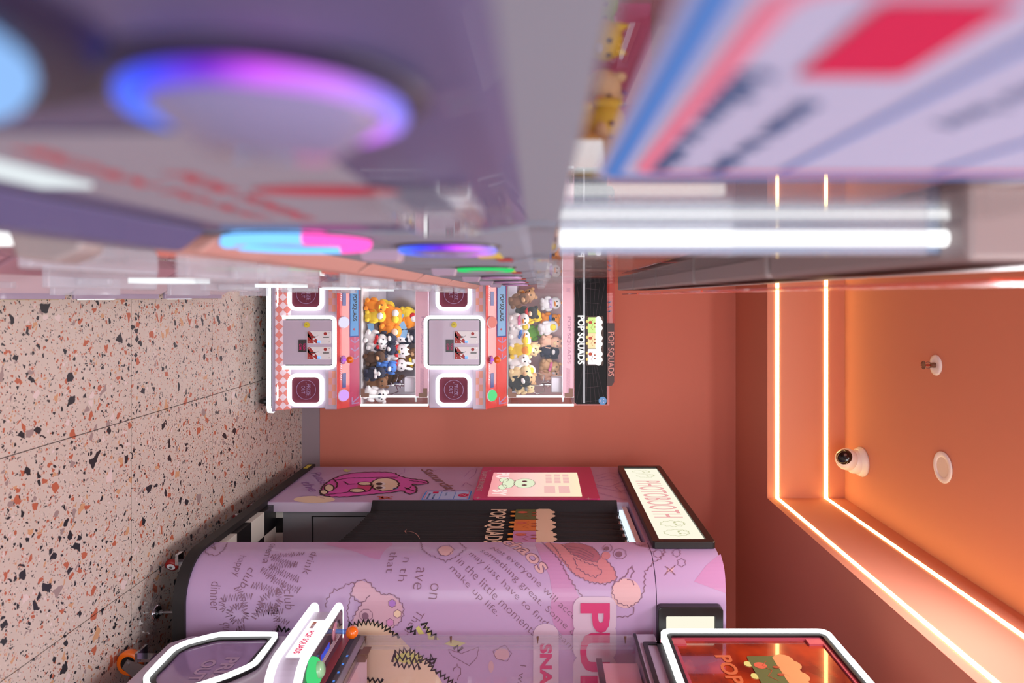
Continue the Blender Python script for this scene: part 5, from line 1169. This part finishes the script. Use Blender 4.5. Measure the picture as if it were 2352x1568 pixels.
    if k == 1:
        B(-.125, -.080, y0-.0055, y0-.004, CH-.022, CH+.016).build('side_sticker', mat('cream_sticker', (232, 200, 176), .5), g)
        S4 = SY(y0-.0055); t4 = MB(); text(t4, S4, 'prize time', (-.121, CH+.000), (-.084, CH+.000), .008, .0004, .02); t4.build('side_sticker_text', mat('sticker_green', (120, 150, 100), .5), g, fix=False)
    # upper case
    zt = 1.783
    B(-.060, -.057, y0+.006, y1-.006, 1.462, zt).build('upper_front_pane', M['glass'], g)
    if k: B(-.5, -.062, y0+.002, y0+.006, 1.462, zt).build('upper_side_pane', M['glass'], g)
    B(-.5, -.062, y1-.006, y1-.002, 1.462, zt).build('upper_far_pane', M['glass'], g)
    B(-.51, -.50, y0, y1, 1.462, zt).build('upper_case_back', mat('case_coral', (222, 150, 160), .35), g)
    if k == 1:
        for xx_, r_ in ((-.0485, .0070), (-.0885, .0050)): MB().cyl((xx_, y0+.03, 1.464), (xx_, y0+.03, zt if r_ > .006 else 1.60), r_, n=12).build('corner_light', M['led'], g)
        B(-.100, -.036, y0+.036, y0+.040, 1.464, zt).build('light_carrier', clear('frosted_acrylic', (.9,.94,1), 1.45, .15, .5, (150, 166, 196)), g)
        B(-.1000, -.0335, y0+.020, y0+.024, 1.464, zt-.02).build('acrylic_corner', M['acryl'], g)
        B(-.130, -.104, y0+.03, y0+.034, 1.464, 1.500).build('light_foot', M['led_soft'], g)
    if k:
        MB().prism([(-.028,y0,zt),(-.028,y0,zt+.16),(-.5,y0,zt+.16),(-.5,y0,zt)], (0,Wd,0)).build('header', TP, g, bevel=.006)
        hp = MB().prism([(-.011,y0,zt+.018),(-.011,y0,zt+.15),(-.014,y0,zt+.15),(-.014,y0,zt+.018)], (0,Wd,0)).build('header_sign', mat('sign_coral_gloss', (226, 84, 62), .25, coat=.5), g)
        S5 = SXP(-.011); tt = MB(); text(tt, S5, 'POP SQUADS', (y0+.06, zt+.06), (y1-.06, zt+.06), .05, .0006, .03); tt.build('header_lettering', M['pale'], hp, fix=False)
    return g
names = ['lilac claw machine right beside the lens, blue-lit round button', 'second claw machine of the left row, glowing white corner tubes', 'third claw machine of the left row, green-lit button',
         'fourth claw machine of the left row from the viewer', 'fifth claw machine of the left row, next to last', 'last claw machine of the left row, nearest the back machine']
for k in range(6): row_machine(.055+.48*k if k else .055, names[k], k)
# large instruction card on the nearest pane
A0 = bpy.data.objects['middle_cabinet'].parent
cdo = info_card(SXP(-.0565), .100, CH+.026, .322, CH+.250, .0002, A0, 'instruction_card', .0008)
# coral strip with lettering seen inside the second machine's case, and toys
B1 = [o for o in bpy.data.objects if o.get('label') == names[1]][0]
st_ = MB().box(-.42, -.16, .98-.004, .98, CH+.075, CH+.16).build('inner_strip', mat('magenta_gloss', (206, 84, 130), .3), B1)
S6 = SY(.975); t6 = MB(); text(t6, S6, 'POP SQUADS', (-.40, CH+.088), (-.18, CH+.088), .024, .0008, .02); t6.build('strip_lettering', mat('strip_pale', (232, 150, 180), .4), st_, fix=False)
G3 = 'soft toys in the second machine of the left row'
for k, (x, y, col, ac, kind, lb) in enumerate((( -.135,.66,'yellow','orange','chick','yellow chick toy nearest the pane, second left machine'), (-.175,.68,'yellow','cream','dog','yellow dog toy beside the nearest yellow chick, second left machine'), (-.215,.70,'cream','orange','bear','cream bear toy in the second left machine'), (-.26,.69,'yellow','white','cat','yellow cat toy in the second left machine'),
        (-.31,.72,'lime','yellow','dog','lime green dog toy in the second left machine'), (-.35,.70,'green','lime','bear','green bear toy in the second left machine'), (-.40,.74,'lime','white','rabbit','lime green rabbit toy in the second left machine'), (-.15,.80,'peach','white','bear','peach bear toy behind the yellow chick'), (-.24,.83,'purple','lilac','rabbit','purple rabbit toy at the far pane, second left machine'), (-.33,.82,'purple','white','bear','purple bear toy behind the green toys'))):
    plush(kind, col, (x, y, 1.462), lb, G3, ac, 0, 0, 1.2+R.uniform(-.6,.6), .62)
